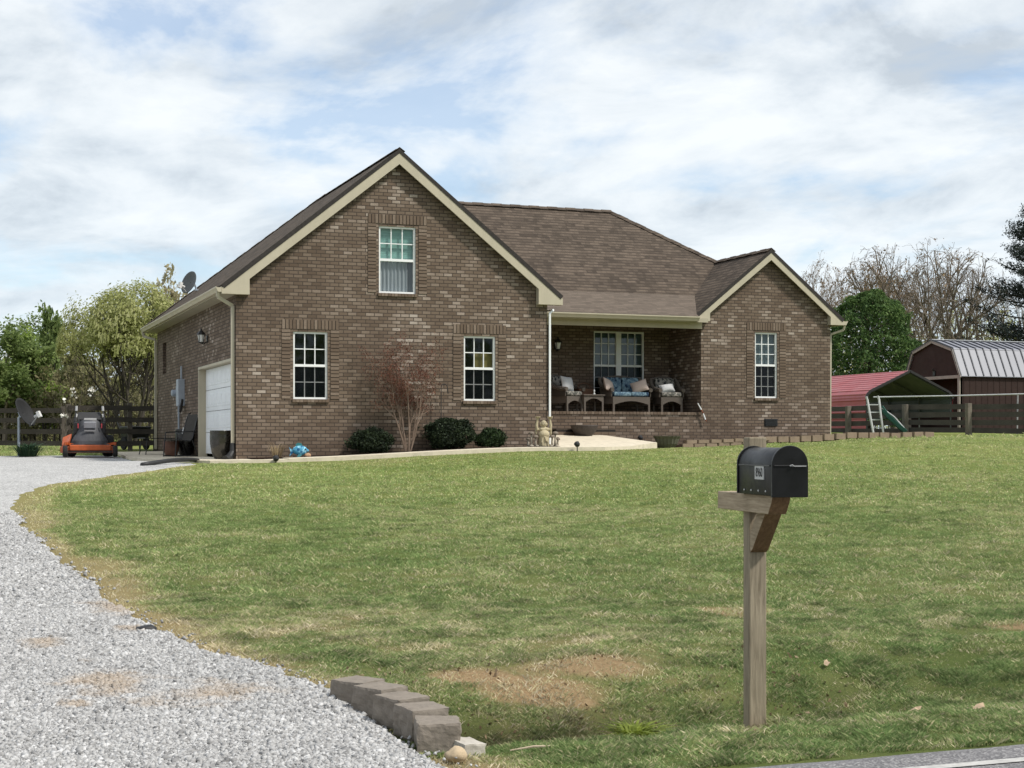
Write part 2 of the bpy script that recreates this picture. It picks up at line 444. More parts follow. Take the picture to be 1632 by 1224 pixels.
SHINGP = m_shingle('porch shingle', (.132, .105, .083), .22); SHEDGE = paint('shingle edge', (.035, .030, .027), .95, .3, 20)
TRIM = paint('beige trim', (.47, .42, .315), .55, .05, 2, .35, 0, .18)
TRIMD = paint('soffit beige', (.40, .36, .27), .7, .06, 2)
WHITE = paint('white vinyl', (.80, .81, .80), .4, .03, 3, .45)
DOORW = paint('white garage door', (.80, .82, .84), .4, .04, 1.5, .45, 0, .10)
GLASS = m_glass(); SCREEN = m_screen()
CURT_TEAL = m_cloth('teal blind', (.24, .42, .385), (1, 1, 30), .35); CURT_GREY = m_cloth('grey curtain', (.34, .355, .39), (16, 16, .8), .4)
CURT_BLUE = m_cloth('blue grey blind', (.095, .135, .15), (1, 1, 40), .4); CURT_AMB = m_cloth('amber shade', (.20, .16, .065), (6, 6, 2), .4)
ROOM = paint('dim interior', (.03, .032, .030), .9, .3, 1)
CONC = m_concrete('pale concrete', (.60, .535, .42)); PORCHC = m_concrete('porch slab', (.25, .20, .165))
BLOCK = m_concrete('retaining block', (.22, .19, .158), 22); BLOCKP = m_concrete('pale block', (.42, .39, .34), 9); EDGEB = m_concrete('tan edging block', (.27, .205, .15), 5)
ROCKT = m_concrete('tan rock', (.46, .36, .24), 14)
MULCH = m_mulch(); ASPH = m_asphalt(); LINE = paint('road paint', (.42, .41, .39), .8, .22, 22)
IRON = paint('black iron', (.016, .016, .017), .45, .3, 12, .5); BLKP = paint('black plastic', (.02, .02, .021), .5, .2, 10)
WOODP = m_wood('weathered post', (.165, .135, .092), (.43, .365, .265)); WOODB = m_wood('weathered beam', (.21, .16, .10), (.54, .44, .32), .85, (22, 1.6, 22))
WOODSHADE = m_wood('shaded brown wood', (.12, .070, .040), (.30, .185, .105)); FENCE = m_wood('fence board', (.030, .026, .022), (.085, .073, .060), .9, (1.2, 20, 20))
FPOST = m_wood('fence post', (.055, .047, .039), (.17, .145, .118))
BOXBLK = paint('black enamel', (.006, .006, .0065), .36, .3, 7, .32)
WICK = NT('wicker'); _w = WICK.n('ShaderNodeTexWave'); _w.inputs['Scale'].default_value = 22; WICK.l(WICK.objco(), _w.inputs['Vector'])
WICK.col(WICK.ramp(_w.outputs['Fac'], [(.2, (.075, .062, .052)), (.8, (.165, .14, .118))])).rough(.8, .3); WICK.bump(_w.outputs['Fac'], .6, .006); WICK = WICK.mat
FENCEL = m_wood('grey fence board', (.048, .043, .037), (.125, .112, .095), .9, (1.2, 20, 20)); FPOSTL = m_wood('grey fence post', (.10, .086, .068), (.27, .235, .19))
# ------------------------------------------------------------------ ground, drive, road, paths
rng = np.random.default_rng(5); rnd = random.Random(11)
DRIVE = [(5.93, 2.0), (6.77, 1.98), (7.9, 2.02), (8.67, 1.80), (9.46, 1.55), (10.1, 1.41), (11.1, 1.24), (12.6, 1.17), (14.9, 1.04), (17.5, .90), (20.5, .91), (22.7, 1.07),
         (24.9, 1.46), (26.4, 2.1), (28.3, 3.15), (30.0, 4.05), (31.5, 5.0), (33, 4.75), (36, 4.5), (41.6, 4.4)]
def xdrive(y):
    for (a, va), (b, vb) in zip(DRIVE, DRIVE[1:]):
        if a <= y <= b: return lerp(va, vb, (y - a) / (b - a))
    return -99
def xdrive_n(y): return xdrive(y) + (.10 * noise.noise(Vector((y * 1.3, 0, 0))) + .06 * noise.noise(Vector((y * 5, 0, 0)))) * smooth(7.8, 8.6, y) * (1 - smooth(30, 31.5, y))
SOIL += [(3.30, 8.35, .50, .22), (3.72, 8.62, .55, .24), (2.95, 8.55, .3, .16), (3.9, 6.78, .28, .12), (5.6, 10.2, .35, .3), (7.4, 9.0, .5, .25)]
STAIN += [(.62, 10.0, .16, .25), (.9, 8.6, .3, .5), (1.2, 10.35, .14, .2), (.65, 8.0, .10, .12), (1.35, 8.1, .5, .35), (1.2, 11.4, .25, .5)]
# ground: one sheet, fine close by, coarse to the horizon
def axis(lo, hi, st, far, grow=1.35):
    a = list(np.arange(lo, hi + 1e-6, st)); s = st
    while a[-1] < far: s *= grow; a.append(a[-1] + s)
    s = st; b = []; x = lo
    while x > -far: s *= grow; x -= s; b.append(x)
    return b[::-1] + a
xs = axis(-3, 12, .16, 900); ys = [y for y in axis(5.0, 34, .16, 1400) if y > -200]
co = np.array([(x, y, gzn(x, y) if abs(x) < 60 and 0 < y < 70 else gz(x, y)) for y in ys for x in xs])
co[:, 2] += np.clip((np.hypot(co[:, 0], co[:, 1]) - 90) / 1400, 0, 1) * 10
nx = len(xs); idx = [k for j in range(len(ys) - 1) for i in range(nx - 1) for k in (j * nx + i, j * nx + i + 1, (j + 1) * nx + i + 1, (j + 1) * nx + i)]
def damp(x, y):
    c = 7.45 + .1 * (x - 2) + .12 * noise.noise(Vector((x * 1.5, 3, 3))); s = 1 - smooth(.15, .75, abs(y - c) - .1 * noise.noise(Vector((x * 4, y * 4, 1))))
    return s * smooth(1.9, 2.2, x) * (1 - .75 * smooth(3.0, 4.6, x)) * (.75 + .5 * noise.noise(Vector((x * 3, y * 3, 8))))
def dryness(x, y):
    e = x - xdrive(y) if 5.9 < y < 41.6 else 9
    s = max(0, 1.15 - max(0, e) / (.50 + .35 * noise.noise(Vector((x * 1.1, y * 1.1, 6))))) if e < 1 and y < 31 and not (6.5 < y < 8.2) else 0
    s = max(s, .40 * max(0, 1 - abs(y - 8.9) / 1.6) * max(0, 1 - abs(x - 4.4) / 3.2), .35 * max(0, 1 - abs(y - 10.5) / 3) * max(0, 1 - abs(x - 2.4) / 1.8))
    if y < 6.9 and x > 2.4: s -= .12
    return s
gr_ = npmesh('ground', co, 4, idx, m_ground(), smooth=True); kind(gr_, 'structure')
ad_ = gr_.data.attributes.new('damp', 'FLOAT', 'POINT'); ad_.data.foreach_set('value', np.array([damp(c[0], c[1]) if 1.5 < c[0] < 9 and 6 < c[1] < 9.5 else 0 for c in co], np.float32))
at_ = gr_.data.attributes.new('dry', 'FLOAT', 'POINT'); at_.data.foreach_set('value', np.array([dryness(c[0], c[1]) if -3 < c[0] < 12 and 4 < c[1] < 34 else 0 for c in co], np.float32))
# gravel drive
rows = list(np.arange(5.95, 12, .10)) + list(np.arange(12, 41.61, .22)); m = MB(); NC = 26
for y in rows:
    xe = xdrive_n(y)
    for i in range(NC):
        t = (i / (NC - 1)) ** .6; x = lerp(-16, xe, t)
        z = gzn(x, y) + .028 - (.03 if i == NC - 1 else 0)
        m.v.append((x, y, z))
for j in range(len(rows) - 1):
    for i in range(NC - 1):
        a = j * NC + i; m.f.append((a, a + 1, a + NC + 1, a + NC)); m.mi.append(0)
kind(m.build('gravel_drive', m_gravelbed(), smooth=True), 'structure')
# loose crushed stone
def stones(name, n, box, smin, smax, dmin, dmax, mat):
    pts = []
    while len(pts) < n:
        d = math.sqrt(rnd.uniform(dmin ** 2, dmax ** 2)); u = rnd.uniform(-650, 1120)
        if u < -60 and rnd.random() > (u + 650) / 590: continue
        x, y = pd(u, d)
        xe = xdrive_n(y)
        if y < 5.95: continue
        over = rnd.random() ** 3 * .16 if rnd.random() < .05 else -.01
        if x > xe + over: continue
        pts.append((x, y, gzn(x, y) + .03))
    P = np.array(pts); s = rng.uniform(smin, smax, n) * np.where(rng.random(n) < .12, 1.6, 1)
    cube = np.array([(a, b, c) for c in (-1, 1) for a, b in ((-1, -1), (1, -1), (1, 1), (-1, 1))], float)
    V = cube[None] * rng.uniform(.45, 1.0, (n, 8, 3)) * (s * .5)[:, None, None] * np.stack([rng.uniform(.8, 1.4, n), rng.uniform(.7, 1.1, n), rng.uniform(.5, .85, n)], 1)[:, None, :]
    ang = rng.uniform(0, 6.283, (n, 3)); ang[:, :2] *= .12
    def rot(V, a, i, j):
        c, q = np.cos(a)[:, None], np.sin(a)[:, None]; W = V.copy()
        W[:, :, i] = V[:, :, i] * c - V[:, :, j] * q; W[:, :, j] = V[:, :, i] * q + V[:, :, j] * c; return W
    V = rot(V, ang[:, 0], 1, 2); V = rot(V, ang[:, 1], 0, 2); V = rot(V, ang[:, 2], 0, 1)
    V += P[:, None, :]; V[:, :, 2] += (s * rng.uniform(-.1, .22, n))[:, None]
    fc = np.array([3, 2, 1, 0, 4, 5, 6, 7, 0, 1, 5, 4, 1, 2, 6, 5, 2, 3, 7, 6, 3, 0, 4, 7])
    ix = (np.arange(n)[:, None] * 8 + fc[None]).ravel()
    return npmesh(name, V.reshape(-1, 3), 4, ix, mat)
STONE = m_stone()
kind(stones('crushed_gravel', 205000, 0, .008, .022, 6.3, 11, STONE), 'stuff', 'loose white and grey crushed stone covering the near drive')
kind(stones('crushed_gravel', 95000, 0, .014, .028, 11, 19, STONE), 'stuff', 'pale crushed stone covering the drive farther from the road')
# road
m = MB()
xr = list(np.arange(-14, 30, .25))
for x in xr:
    e = 5.83 + .05 * noise.noise(Vector((x * 1.7, 5, 0))) + .025 * noise.noise(Vector((x * 7, 9, 0)))
    m.v += [(x, e, .004), (x, e - .12, .022), (x, 2.4, .06), (x, -1.2, .02), (x, -1.35, -.06)]
for i in range(len(xr) - 1):
    for k in range(4): m.f.append((i * 5 + k, i * 5 + k + 1, i * 5 + 5 + k + 1, i * 5 + 5 + k)); m.mi.append(0)
kind(m.build('road', ASPH), 'structure')
m = MB()
for i in range(len(xr) - 1):
    for y0, y1 in ((5.42, 5.49), (-1.05, -.93)):
        z = lambda y: (.022 + .038 * (5.76 - y) / 3.36 if y > 2.4 else .02 + .04 * (y + 1.2) / 3.6) + .004
        m.poly([(xr[i], y0, z(y0)), (xr[i + 1], y0, z(y0)), (xr[i + 1], y1, z(y1)), (xr[i], y1, z(y1))])
kind(m.build('road_edge_line', LINE), 'structure')
# concrete apron and walk (a slab with its own front edge)
def slab(name, poly, th, mat, up=.055):
    top = [(x, y, gz(x, y) + up) for x, y in poly]
    m = MB(); m.tess(top); n = len(top); o = len(m.v)
    for i in range(n):
        a, b = top[i], top[(i + 1) % n]
        m.poly([a, b, (b[0], b[1], b[2] - th), (a[0], a[1], a[2] - th)])
    return m.build(name, mat, fix=True)
kind(slab('driveway_apron', [(5.25, 31.75), (6.9, 31.75), (6.9, 32.4), (6.20, 33.1), (6.25, 38.35), (6.04, 43.4), (4.55, 43.2), (4.4, 39), (4.45, 36), (4.75, 33)], .2, CONC, .06), 'structure')
def strip(name, pts, mat, up, th):
    """pts: rows of (near, far) plan points"""
    m = MB()
    Z = lambda p: (p[0], p[1], gz(*p) + up)
    for (a, b), (c, d) in zip(pts, pts[1:]):
        A, B, C_, D = Z(a), Z(b), Z(c), Z(d)
        m.poly([A, C_, D, B]); lo = lambda p: (p[0], p[1], p[2] - th)
        m.poly([lo(A), lo(C_), C_, A]); m.poly([B, D, lo(D), lo(B)])
    for (a, b) in (pts[0], pts[-1]):
        A, B = Z(a), Z(b); m.poly([A, B, (B[0], B[1], B[2] - th), (A[0], A[1], A[2] - th)])
    return m.build(name, mat)
kind(strip('front_walk', [((x, 31.75), (x, 32.45)) for x in np.arange(6.9, 13.31, .4)], CONC, .08, .2), 'structure')
# the approach rises towards the porch step
def rampz(x, y): return lerp(gz(x, 32) + .07, 1.585, clamp((y - 32.4) / 3.1)) + .0
mr = MB(); near = lambda x: 31.75 + max(0, x - 14.2) * .78; rowsr = []
for i in range(15):
    f = i / 14; xa, xb = lerp(13.301, 16.15, f), lerp(13.34, 15.7, f)
    A, B = (xa, near(xa) if f < 1 else near(xa)), (xb, 35.62)
    rowsr.append([(lerp(A[0], B[0], j / 8), lerp(A[1], B[1], j / 8)) for j in range(9)])
for i in range(15):
    for j in range(9): x, y = rowsr[i][j]; mr.v.append((x, y, rampz(x, y)))
for i in range(14):
    for j in range(8): mr.f.append((i * 9 + j, i * 9 + 9 + j, i * 9 + 10 + j, i * 9 + j + 1)); mr.mi.append(0)
ring = [i * 9 for i in range(15)] + [14 * 9 + j for j in range(1, 9)] + [i * 9 + 8 for i in range(13, -1, -1)] + [j for j in range(7, 0, -1)]
for a, b in zip(ring, ring[1:] + ring[:1]):
    p, q = mr.v[a], mr.v[b]; mr.poly([p, q, (q[0], q[1], q[2] - .3), (p[0], p[1], p[2] - .3)])
kind(mr.build('porch_walk', CONC), 'structure')
kind(strip('mulch_bed', [((x, 32.46), (x, 33.22)) for x in np.arange(6.3, 13.6, .5)], MULCH, .085, .15), 'structure')
kind(strip('porch_bed', [((x, max(33.6, 35.15 - max(0, 18.2 - x) * .6)), (x, 36.15)) for x in np.arange(15.9, 22.9, .5)], MULCH, .06, .1), 'structure')
# ---------------------------------------------------------------- grass blades
def inside_lawn(x, y):
    if y < 5.90 + .06 * noise.noise(Vector((x * 2.1, 1, 0))): return False
    if y < 41.6 and x < xdrive_n(y) + .03: return False
    if 4.3 < x < 6.95 and y > 31.7: return False
    if 6.5 < x < 13.9 and y > 31.72: return False
    if 13.6 <= x < 16.4 and y > 31.7 + max(0, x - 14.2) * .78: return False
    if x >= 16.4 and y > 35.0 - max(0, 18.2 - x) * .6: return False
    return True
def soil_at(x, y):
    s = 0
    for cx, cy, rx, ry in SOIL: s = max(s, 1.15 - math.hypot((x - cx) / rx, (y - cy) / ry))
    return s
BL = m_blade()
def blades(name, n, d0, d1, h0, h1, w, label):
    pts = []
    while len(pts) < n:
        d = math.sqrt(rnd.uniform(d0 * d0, d1 * d1)) if d1 < 25 else rnd.uniform(d0, d1); u = rnd.uniform(-560, 2200)
        if u < -40 and rnd.random() > (u + 560) / 520: continue
        if u > 1680 and rnd.random() > (2200 - u) / 520: continue
        x, y = pd(u, d)
        if not inside_lawn(x, y): continue
        s = soil_at(x, y) + .55 * noise.noise(Vector((x * 2.2, y * 2.2, 4)))
        if s > .15 and rnd.random() < .78: continue
        dr = dryness(x, y)
        if dr > .2 and rnd.random() < dr * .85: continue
        dm = damp(x, y) if y < 9.5 else 0
        if dm > .3 and rnd.random() < dm * .5: continue
        cl = 1.25 * noise.noise(Vector((x * 3.2, y * 3.2, 0))) + .6 * noise.noise(Vector((x * 9, y * 9, 2)))
        if d < 14 and cl < -.25 and rnd.random() < .55: continue
        k = 1 + .75 * cl
        if y < 6.9 and x > 2.6: k *= 1.2
        if y > 31.2 and 6 < x < 18: k *= .55
        pts.append((x, y, gzn(x, y) - .004, max(.45, k), dr + (.5 if s > .15 else 0), dm))
    P = np.array(pts); h = rng.uniform(h0, h1, n) * P[:, 3]; a = rng.uniform(0, 6.283, n); lean = rng.uniform(.3, 1.7, n) * h; la = rng.uniform(0, 6.283, n)
    V = np.zeros((n, 4, 3)); dx, dy = np.cos(a) * w * .5, np.sin(a) * w * .5
    V[:, 0] = P[:, :3]; V[:, 0, 0] -= dx; V[:, 0, 1] -= dy
    V[:, 1] = P[:, :3]; V[:, 1, 0] += dx; V[:, 1, 1] += dy
    V[:, 2] = P[:, :3]; V[:, 2, 0] += np.cos(la) * lean + dx * .2; V[:, 2, 1] += np.sin(la) * lean + dy * .2; V[:, 2, 2] += h
    V[:, 3] = P[:, :3]; V[:, 3, 0] += np.cos(la) * lean * .4 - dx * .8; V[:, 3, 1] += np.sin(la) * lean * .4 - dy * .8; V[:, 3, 2] += h * .62
    o = npmesh(name, V.reshape(-1, 3), 4, np.arange(n * 4), BL)
    at = o.data.attributes.new('dry', 'FLOAT', 'POINT'); at.data.foreach_set('value', np.repeat(P[:, 4], 4).astype(np.float32))
    at = o.data.attributes.new('damp', 'FLOAT', 'POINT'); at.data.foreach_set('value', np.repeat(P[:, 5], 4).astype(np.float32))
    return kind(o, 'stuff', label)
blades('grass', 340000, 6.3, 12, .012, .030, .0050, 'short patchy grass blades of the lawn nearest the road')
blades('grass', 255000, 12, 21, .014, .034, .008, 'short grass blades of the middle of the lawn')
blades('grass', 160000, 21, 43, .018, .036, .018, 'short green grass of the lawn close to the house')
blades('grass', 18000, 40.5, 52, .04, .09, .03, 'green grass strip behind the drive and by the fences')
# ------------------------------------------------------------------ the house
house = thing('brick_house', 'brown brick one and a half storey house with beige trimmed gables and front porch', 'house', (9.7, 36, 1.1), local=False)
XL, XR, YF, YB = 6.05, 13.29, 33.2, 45.9
YW, XWL, XWR, YP = 36.1, 18.80, 22.73, 38.0
def rect(plane, c, a0, a1, z0, z1):
    return [(a0, c, z0), (a1, c, z0), (a1, c, z1), (a0, c, z1)] if plane == 'y' else [(c, a0, z0), (c, a1, z0), (c, a1, z1), (c, a0, z1)]
def reveal(m, plane, c, a0, a1, z0, z1, depth):
    r = rect(plane, c, a0, a1, z0, z1); off = (0, depth, 0) if plane == 'y' else (depth, 0, 0)
    for i in range(4):
        a, b = r[i], r[(i + 1) % 4]
        m.poly([a, b, tuple(p + q for p, q in zip(b, off)), tuple(p + q for p, q in zip(a, off))])
W1 = (7.30, 8.07, 2.35, 3.83); W2 = (11.24, 12.01, 2.35, 3.83); W3 = (9.24, 10.10, 4.74, 6.24)
W4 = (20.41, 21.09, 2.585, 4.335); W5 = (16.56, 18.06, 2.55, 4.40); WS = (44.0, 44.75, 3.35, 4.23); GD = (33.62, 38.3, 1.0, 3.25)
m = MB()
m.tess([(XL, YF, .8), (XR, YF, .8), (XR, YF, 4.92), (9.67, YF, 7.80), (XL, YF, 4.92)], [rect('y', YF, *w) for w in (W1, W2, W3)])
for w in (W1, W2, W3): reveal(m, 'y', YF, *w, .11)
m.build('front_gable_wall', BRICK, house, uv=True, fix=False)
m = MB(); m.tess(rect('x', XL, YF, YB, .7, 4.92), [rect('x', XL, *WS), rect('x', XL, *GD)])
reveal(m, 'x', XL, *WS, .11); m.build('side_wall', BRICK, house, uv=True, fix=False)
m = MB(); m.tess(rect('x', XR, YF, YP, .9, 4.9)); m.tess(rect('y', YP, XR, XWL, 2.0, 4.9), [rect('y', YP, *W5)]); reveal(m, 'y', YP, *W5, .10)
m.tess(rect('x', XWL, YW, YP, 1.0, 4.9)); m.build('porch_wall', BRICK, house, uv=True, fix=False)
m = MB(); m.tess([(XWL, YW, .9), (XWR, YW, .9), (XWR, YW, 4.86), (20.81, YW, 6.38), (XWL, YW, 4.82)], [rect('y', YW, *W4)]); reveal(m, 'y', YW, *W4, .11)
m.tess(rect('x', XWR, YW, 45.4, .9, 4.7)); m.tess(rect('y', 45.4, XL, XWR, .9, 4.7)); m.build('wing_wall', BRICK, house, uv=True, fix=False)
m = MB(); m.poly(rect('y', YW + .003, XR, XWL, .9, 2.118)); m.build('porch_foundation', BRICK, house, uv=True, fix=False)
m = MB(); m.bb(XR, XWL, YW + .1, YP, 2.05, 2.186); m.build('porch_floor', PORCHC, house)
# porch edge: a course of bricks on edge
def bricks(name, items, parent=house, back=None, org=None):
    m = MB()
    if back: m.m = 1; [m.bb(*b) for b in back]
    m.m = 0
    for b in items: m.bb(*b)
    return m.build(name, [BPIECE, MORTAR], parent)
bricks('porch_edge', [(x + .004, x + .092, YW - .018, YW + .1, 2.12, 2.19) for x in np.arange(XR + .01, XWL - .1, .098)], back=[(XR, XWL, YW - .012, YW + .1, 2.119, 2.184)])
bricks('porch_step', [(x + .004, x + .199, y, y + .10, 1.67, 1.735) for x in np.arange(14.5, 16.0, .203) for y in (35.62, 35.73, 35.84, 35.95)] +
       [(x + .004, x + .199, 35.60, 35.72, z, z + .069) for x in np.arange(14.5, 16.0, .203) for z in (1.52, 1.595)], back=[(14.5, 16.12, 35.615, 36.08, 1.3, 1.725)])
# brick surrounds
def surround(w, y, jamb=.19, gap=.065):
    x0, x1, z0, z1 = w; it = []; c = .0794
    for s in (-1, 1):
        xa = x0 - gap - jamb if s < 0 else x1 + gap
        k = int(round((z1 + .05 - z0) / c)); h = (z1 + .05 - z0) / k
        it += [(xa, xa + jamb, y - .014, y + .05, z0 + i * h + .008, z0 + (i + 1) * h - .008) for i in range(k)]
    a, b = x0 - gap - jamb, x1 + gap + jamb; n = int(round((b - a) / c)); q = (b - a) / n
    it += [(a + i * q + .008, a + (i + 1) * q - .008, y - .014, y + .05, z1 + .055, z1 + .26) for i in range(n)]
    bk = [(x0 - gap - jamb + .003, x0 - gap - .003, y - .006, y + .05, z0 + .002, z1 + .05), (x1 + gap + .003, x1 + gap + jamb - .003, y - .006, y + .05, z0 + .002, z1 + .05), (a + .003, b - .003, y - .0055, y + .05, z1 + .053, z1 + .257)]
    bricks('window_surround', it, back=bk)
    n = int(round((x1 - x0 + .06) / c)); q = (x1 - x0 + .06) / n
    bricks('window_sill', [(x0 - .03 + i * q + .004, x0 - .03 + (i + 1) * q - .004, y - .045, y + .1, z0 - .07, z0 - .004) for i in range(n)], back=[(x0 - .026, x1 + .026, y - .038, y + .1, z0 - .066, z0 - .007)])
for w, y in ((W1, YF), (W2, YF), (W3, YF), (W4, YW)): surround(w, y)
def window(w, y, rt, rb, curt, label=None, split=1, screen=True):
    x0, x1, z0, z1 = w; yf = y + .055
    f = MB(); W = (x1 - x0) / split; mid = (z0 + z1) / 2; fr = .042
    for s in range(split):
        a, b = x0 + s * W, x0 + (s + 1) * W; ml = fr if s == 0 else .075; mr = fr if s == split - 1 else .075
        f.bb(a, a + ml, yf - .02, yf + .055, z0, z1); f.bb(b - mr, b, yf - .02, yf + .055, z0, z1)
        f.bb(a + ml, b - mr, yf - .02, yf + .055, z0, z0 + fr); f.bb(a + ml, b - mr, yf - .02, yf + .055, z1 - fr, z1)
        f.bb(a + ml, b - mr, yf - .012, yf + .05, mid - .028, mid + .028)
        for i in (1, 2):
            x = lerp(a + ml, b - mr, i / 3)
            if rt: f.bb(x - .010, x + .010, yf + .006, yf + .04, mid + .028, z1 - fr)
            if rb: f.bb(x - .010, x + .010, yf + .024, yf + .048, z0 + fr, mid - .028)
        for i in range(1, rt):
            z = lerp(mid + .028, z1 - fr, i / rt); f.bb(a + ml, b - mr, yf + .008, yf + .038, z - .010, z + .010)
        for i in range(1, rb):
            z = lerp(z0 + fr, mid - .028, i / rb); f.bb(a + ml, b - mr, yf + .026, yf + .046, z - .010, z + .010)
    fo = f.build('window', WHITE, house, label=label)
    g = MB(); g.poly(rect('y', yf + .030, x0 + .03, x1 - .03, mid, z1 - .03)); g.poly(rect('y', yf + .044, x0 + .03, x1 - .03, z0 + .03, mid)); g.build('pane', GLASS, fo, fix=False)
    if screen:
        g = MB(); g.poly(rect('y', yf + .004, x0 + .035, x1 - .035, z0 + .035, mid - .02)); g.build('insect_screen', SCREEN, fo, uv=True, fix=False)
    for mat, a, b, c, d, wav in curt:
        g = MB(); n = 40; X0, X1 = lerp(x0, x1, a), lerp(x0, x1, b); Z0, Z1 = lerp(z0, z1, c), lerp(z0, z1, d)
        for i in range(n + 1):
            x = lerp(X0, X1, i / n); yy = y + .145 + wav * math.sin(i * 1.25) * .5
            g.v += [(x, yy, Z0), (x, yy, Z1)]
        for i in range(n): g.f.append((2 * i, 2 * i + 2, 2 * i + 3, 2 * i + 1)); g.mi.append(0)
        g.build('curtain' if wav else 'blind', mat, fo, fix=False)
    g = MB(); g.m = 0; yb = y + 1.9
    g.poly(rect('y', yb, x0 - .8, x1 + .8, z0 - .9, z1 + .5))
    g.build('dark_room_backing', ROOM, fo, fix=False)  # near-black sheet whose colour stands in for the unlit room
window(W1, YF, 2, 2, [], 'dark paned window left of the small bare tree')
window(W2, YF, 2, 2, [(CURT_AMB, .36, 1.0, .50, .74, 0)], 'window with an amber shade right of the small bare tree')
window(W3, YF, 2, 0, [(CURT_TEAL, 0, 1, .48, 1, 0), (CURT_GREY, 0, .82, 0, .5, .035), (CURT_GREY, .84, 1, 0, .5, .03)], 'upper gable window with teal blind above a grey curtain', screen=False)
window(W4, YW, 3, 3, [(CURT_BLUE, 0, 1, .5, 1, 0)], 'tall many paned window of the small right gable')
window(W5, YP, 3, 3, [(CURT_BLUE, 0, 1, .28, .97, 0)], 'wide double window inside the porch', split=2)
m = MB(); m.poly(rect('x', XL + .10, *WS)); m.build('side_window', paint('dark side window', (.03, .026, .022), .2, .1), house, fix=False)
# garage door in its deep beige frame
y0, y1, z0, z1 = GD; xd = XL + .2
m = MB(); m.bb(XL - .012, xd, y1 - .06, y1, z0, z1); m.bb(XL - .012, xd, y0, y0 + .06, z0, z1); m.bb(XL - .012, xd, y0 + .06, y1 - .06, z1 - .06, z1)
m.build('garage_door_frame', TRIM, house)
m = MB(); hp = (3.19 - 1.12) / 4
for i in range(4):
    za = 1.12 + i * hp; m.bb(xd - .03, xd + .01, y0 + .06, y1 - .06, za + .004, za + hp - .006)
    for k in range(8):
        ya = lerp(y0 + .12, y1 - .12, k / 8); yb = lerp(y0 + .12, y1 - .12, (k + 1) / 8)
        m.bb(xd - .040, xd - .02, ya + .05, yb - .05, za + .10, za + hp - .10)
        m.bb(xd - .046, xd - .02, ya + .11, yb - .11, za + .16, za + hp - .16)
m.build('garage_door', DOORW, house, bevel=.008)
# roof planes
def roof(name, polys, mat, th=.10):
    m = MB()
    for p in polys: m.tess(p) if len(p) > 4 else m.poly(p)
    o = m.build(name, mat, house, fix=False, uv=True)
    me = o.data
    bm = bmesh.new(); bm.from_mesh(me)
    bmesh.ops.remove_doubles(bm, verts=bm.verts, dist=.004)
    for f in bm.faces:
        f.normal_update()
        if f.normal.z < 0: f.normal_flip()
    bm.to_mesh(me); bm.free()
    me.materials.append(SHEDGE); s = o.modifiers.new('thick', 'SOLIDIFY'); s.thickness = th; s.offset = -1; s.material_offset_rim = 1; s.material_offset = 1
    return o
GY, WY = 33.02, 35.92
roof('roof', [
    [(5.70, GY, 4.784), (9.67, GY, 7.96), (9.67, 40.78, 7.96), (9.89, 41, 8.135), (5.70, 46.1, 4.784)],
    [(13.62, GY, 4.80), (13.62, 36.02, 4.80), (12.86, 37.59, 5.41), (9.67, 40.78, 7.96), (9.67, GY, 7.96)],
    [(9.67, 40.78, 7.96), (12.86, 37.6, 5.41), (19.385, 37.6, 5.41), (20.81, 39.02, 6.55), (18.38, 41, 8.135), (9.89, 41, 8.135)],
    [(18.55, WY, 4.742), (20.81, WY, 6.55), (20.81, 39.02, 6.55), (19.385, 37.6, 5.41)],
    [(23.07, WY, 4.742), (23.07, 39.02, 4.742), (20.81, 39.02, 6.55), (20.81, WY, 6.55)],
    [(18.38, 41, 8.135), (20.81, 39.02, 6.55), (23.07, 39.02, 4.742)], [(18.38, 41, 8.135), (23.07, 39.02, 4.742), (23.07, 45.7, 4.742)],
    [(9.89, 41, 8.135), (18.38, 41, 8.135), (23.07, 45.7, 4.742)], [(9.89, 41, 8.135), (23.07, 45.7, 4.742), (5.70, 46.1, 4.784)]], SHING)
roof('porch_roof', [[(12.86, 37.6, 5.412), (13.62, 36.02, 4.802), (13.62, 35.7, 4.68), (18.53, 35.7, 4.68), (18.55, 35.86, 4.742), (19.385, 37.6, 5.412)]], SHINGP, .07)
m = MB()
def cap(a, b, w=.13, dz=.035):
    a, b = Vector(a), Vector(b); n = max(2, int((b - a).length / .28))
    for i in range(n):
        p, q = a.lerp(b, i / n), a.lerp(b, (i + 1.12) / n); s = (b - a).cross(Vector((0, 0, 1))).normalized() * w
        up = Vector((0, 0, dz + .010 * (i % 2)))
        m.add([p - s - Vector((0, 0, w * .7)) + up, p + up, p + s - Vector((0, 0, w * .7)) + up, q - s - Vector((0, 0, w * .7)) + up, q + up, q + s - Vector((0, 0, w * .7)) + up], [(0, 1, 4, 3), (1, 2, 5, 4)])
cap((9.89, 41, 8.135), (18.38, 41, 8.135)); cap((18.38, 41, 8.135), (20.81, 39.02, 6.55)); cap((20.81, WY, 6.55), (20.81, 39.02, 6.55)); cap((9.67, GY, 7.96), (9.67, 40.7, 7.96)); cap((9.89, 41, 8.135), (5.7, 46.1, 4.784))
m.build('ridge_cap', SHING, house, uv=True, solid=.012)
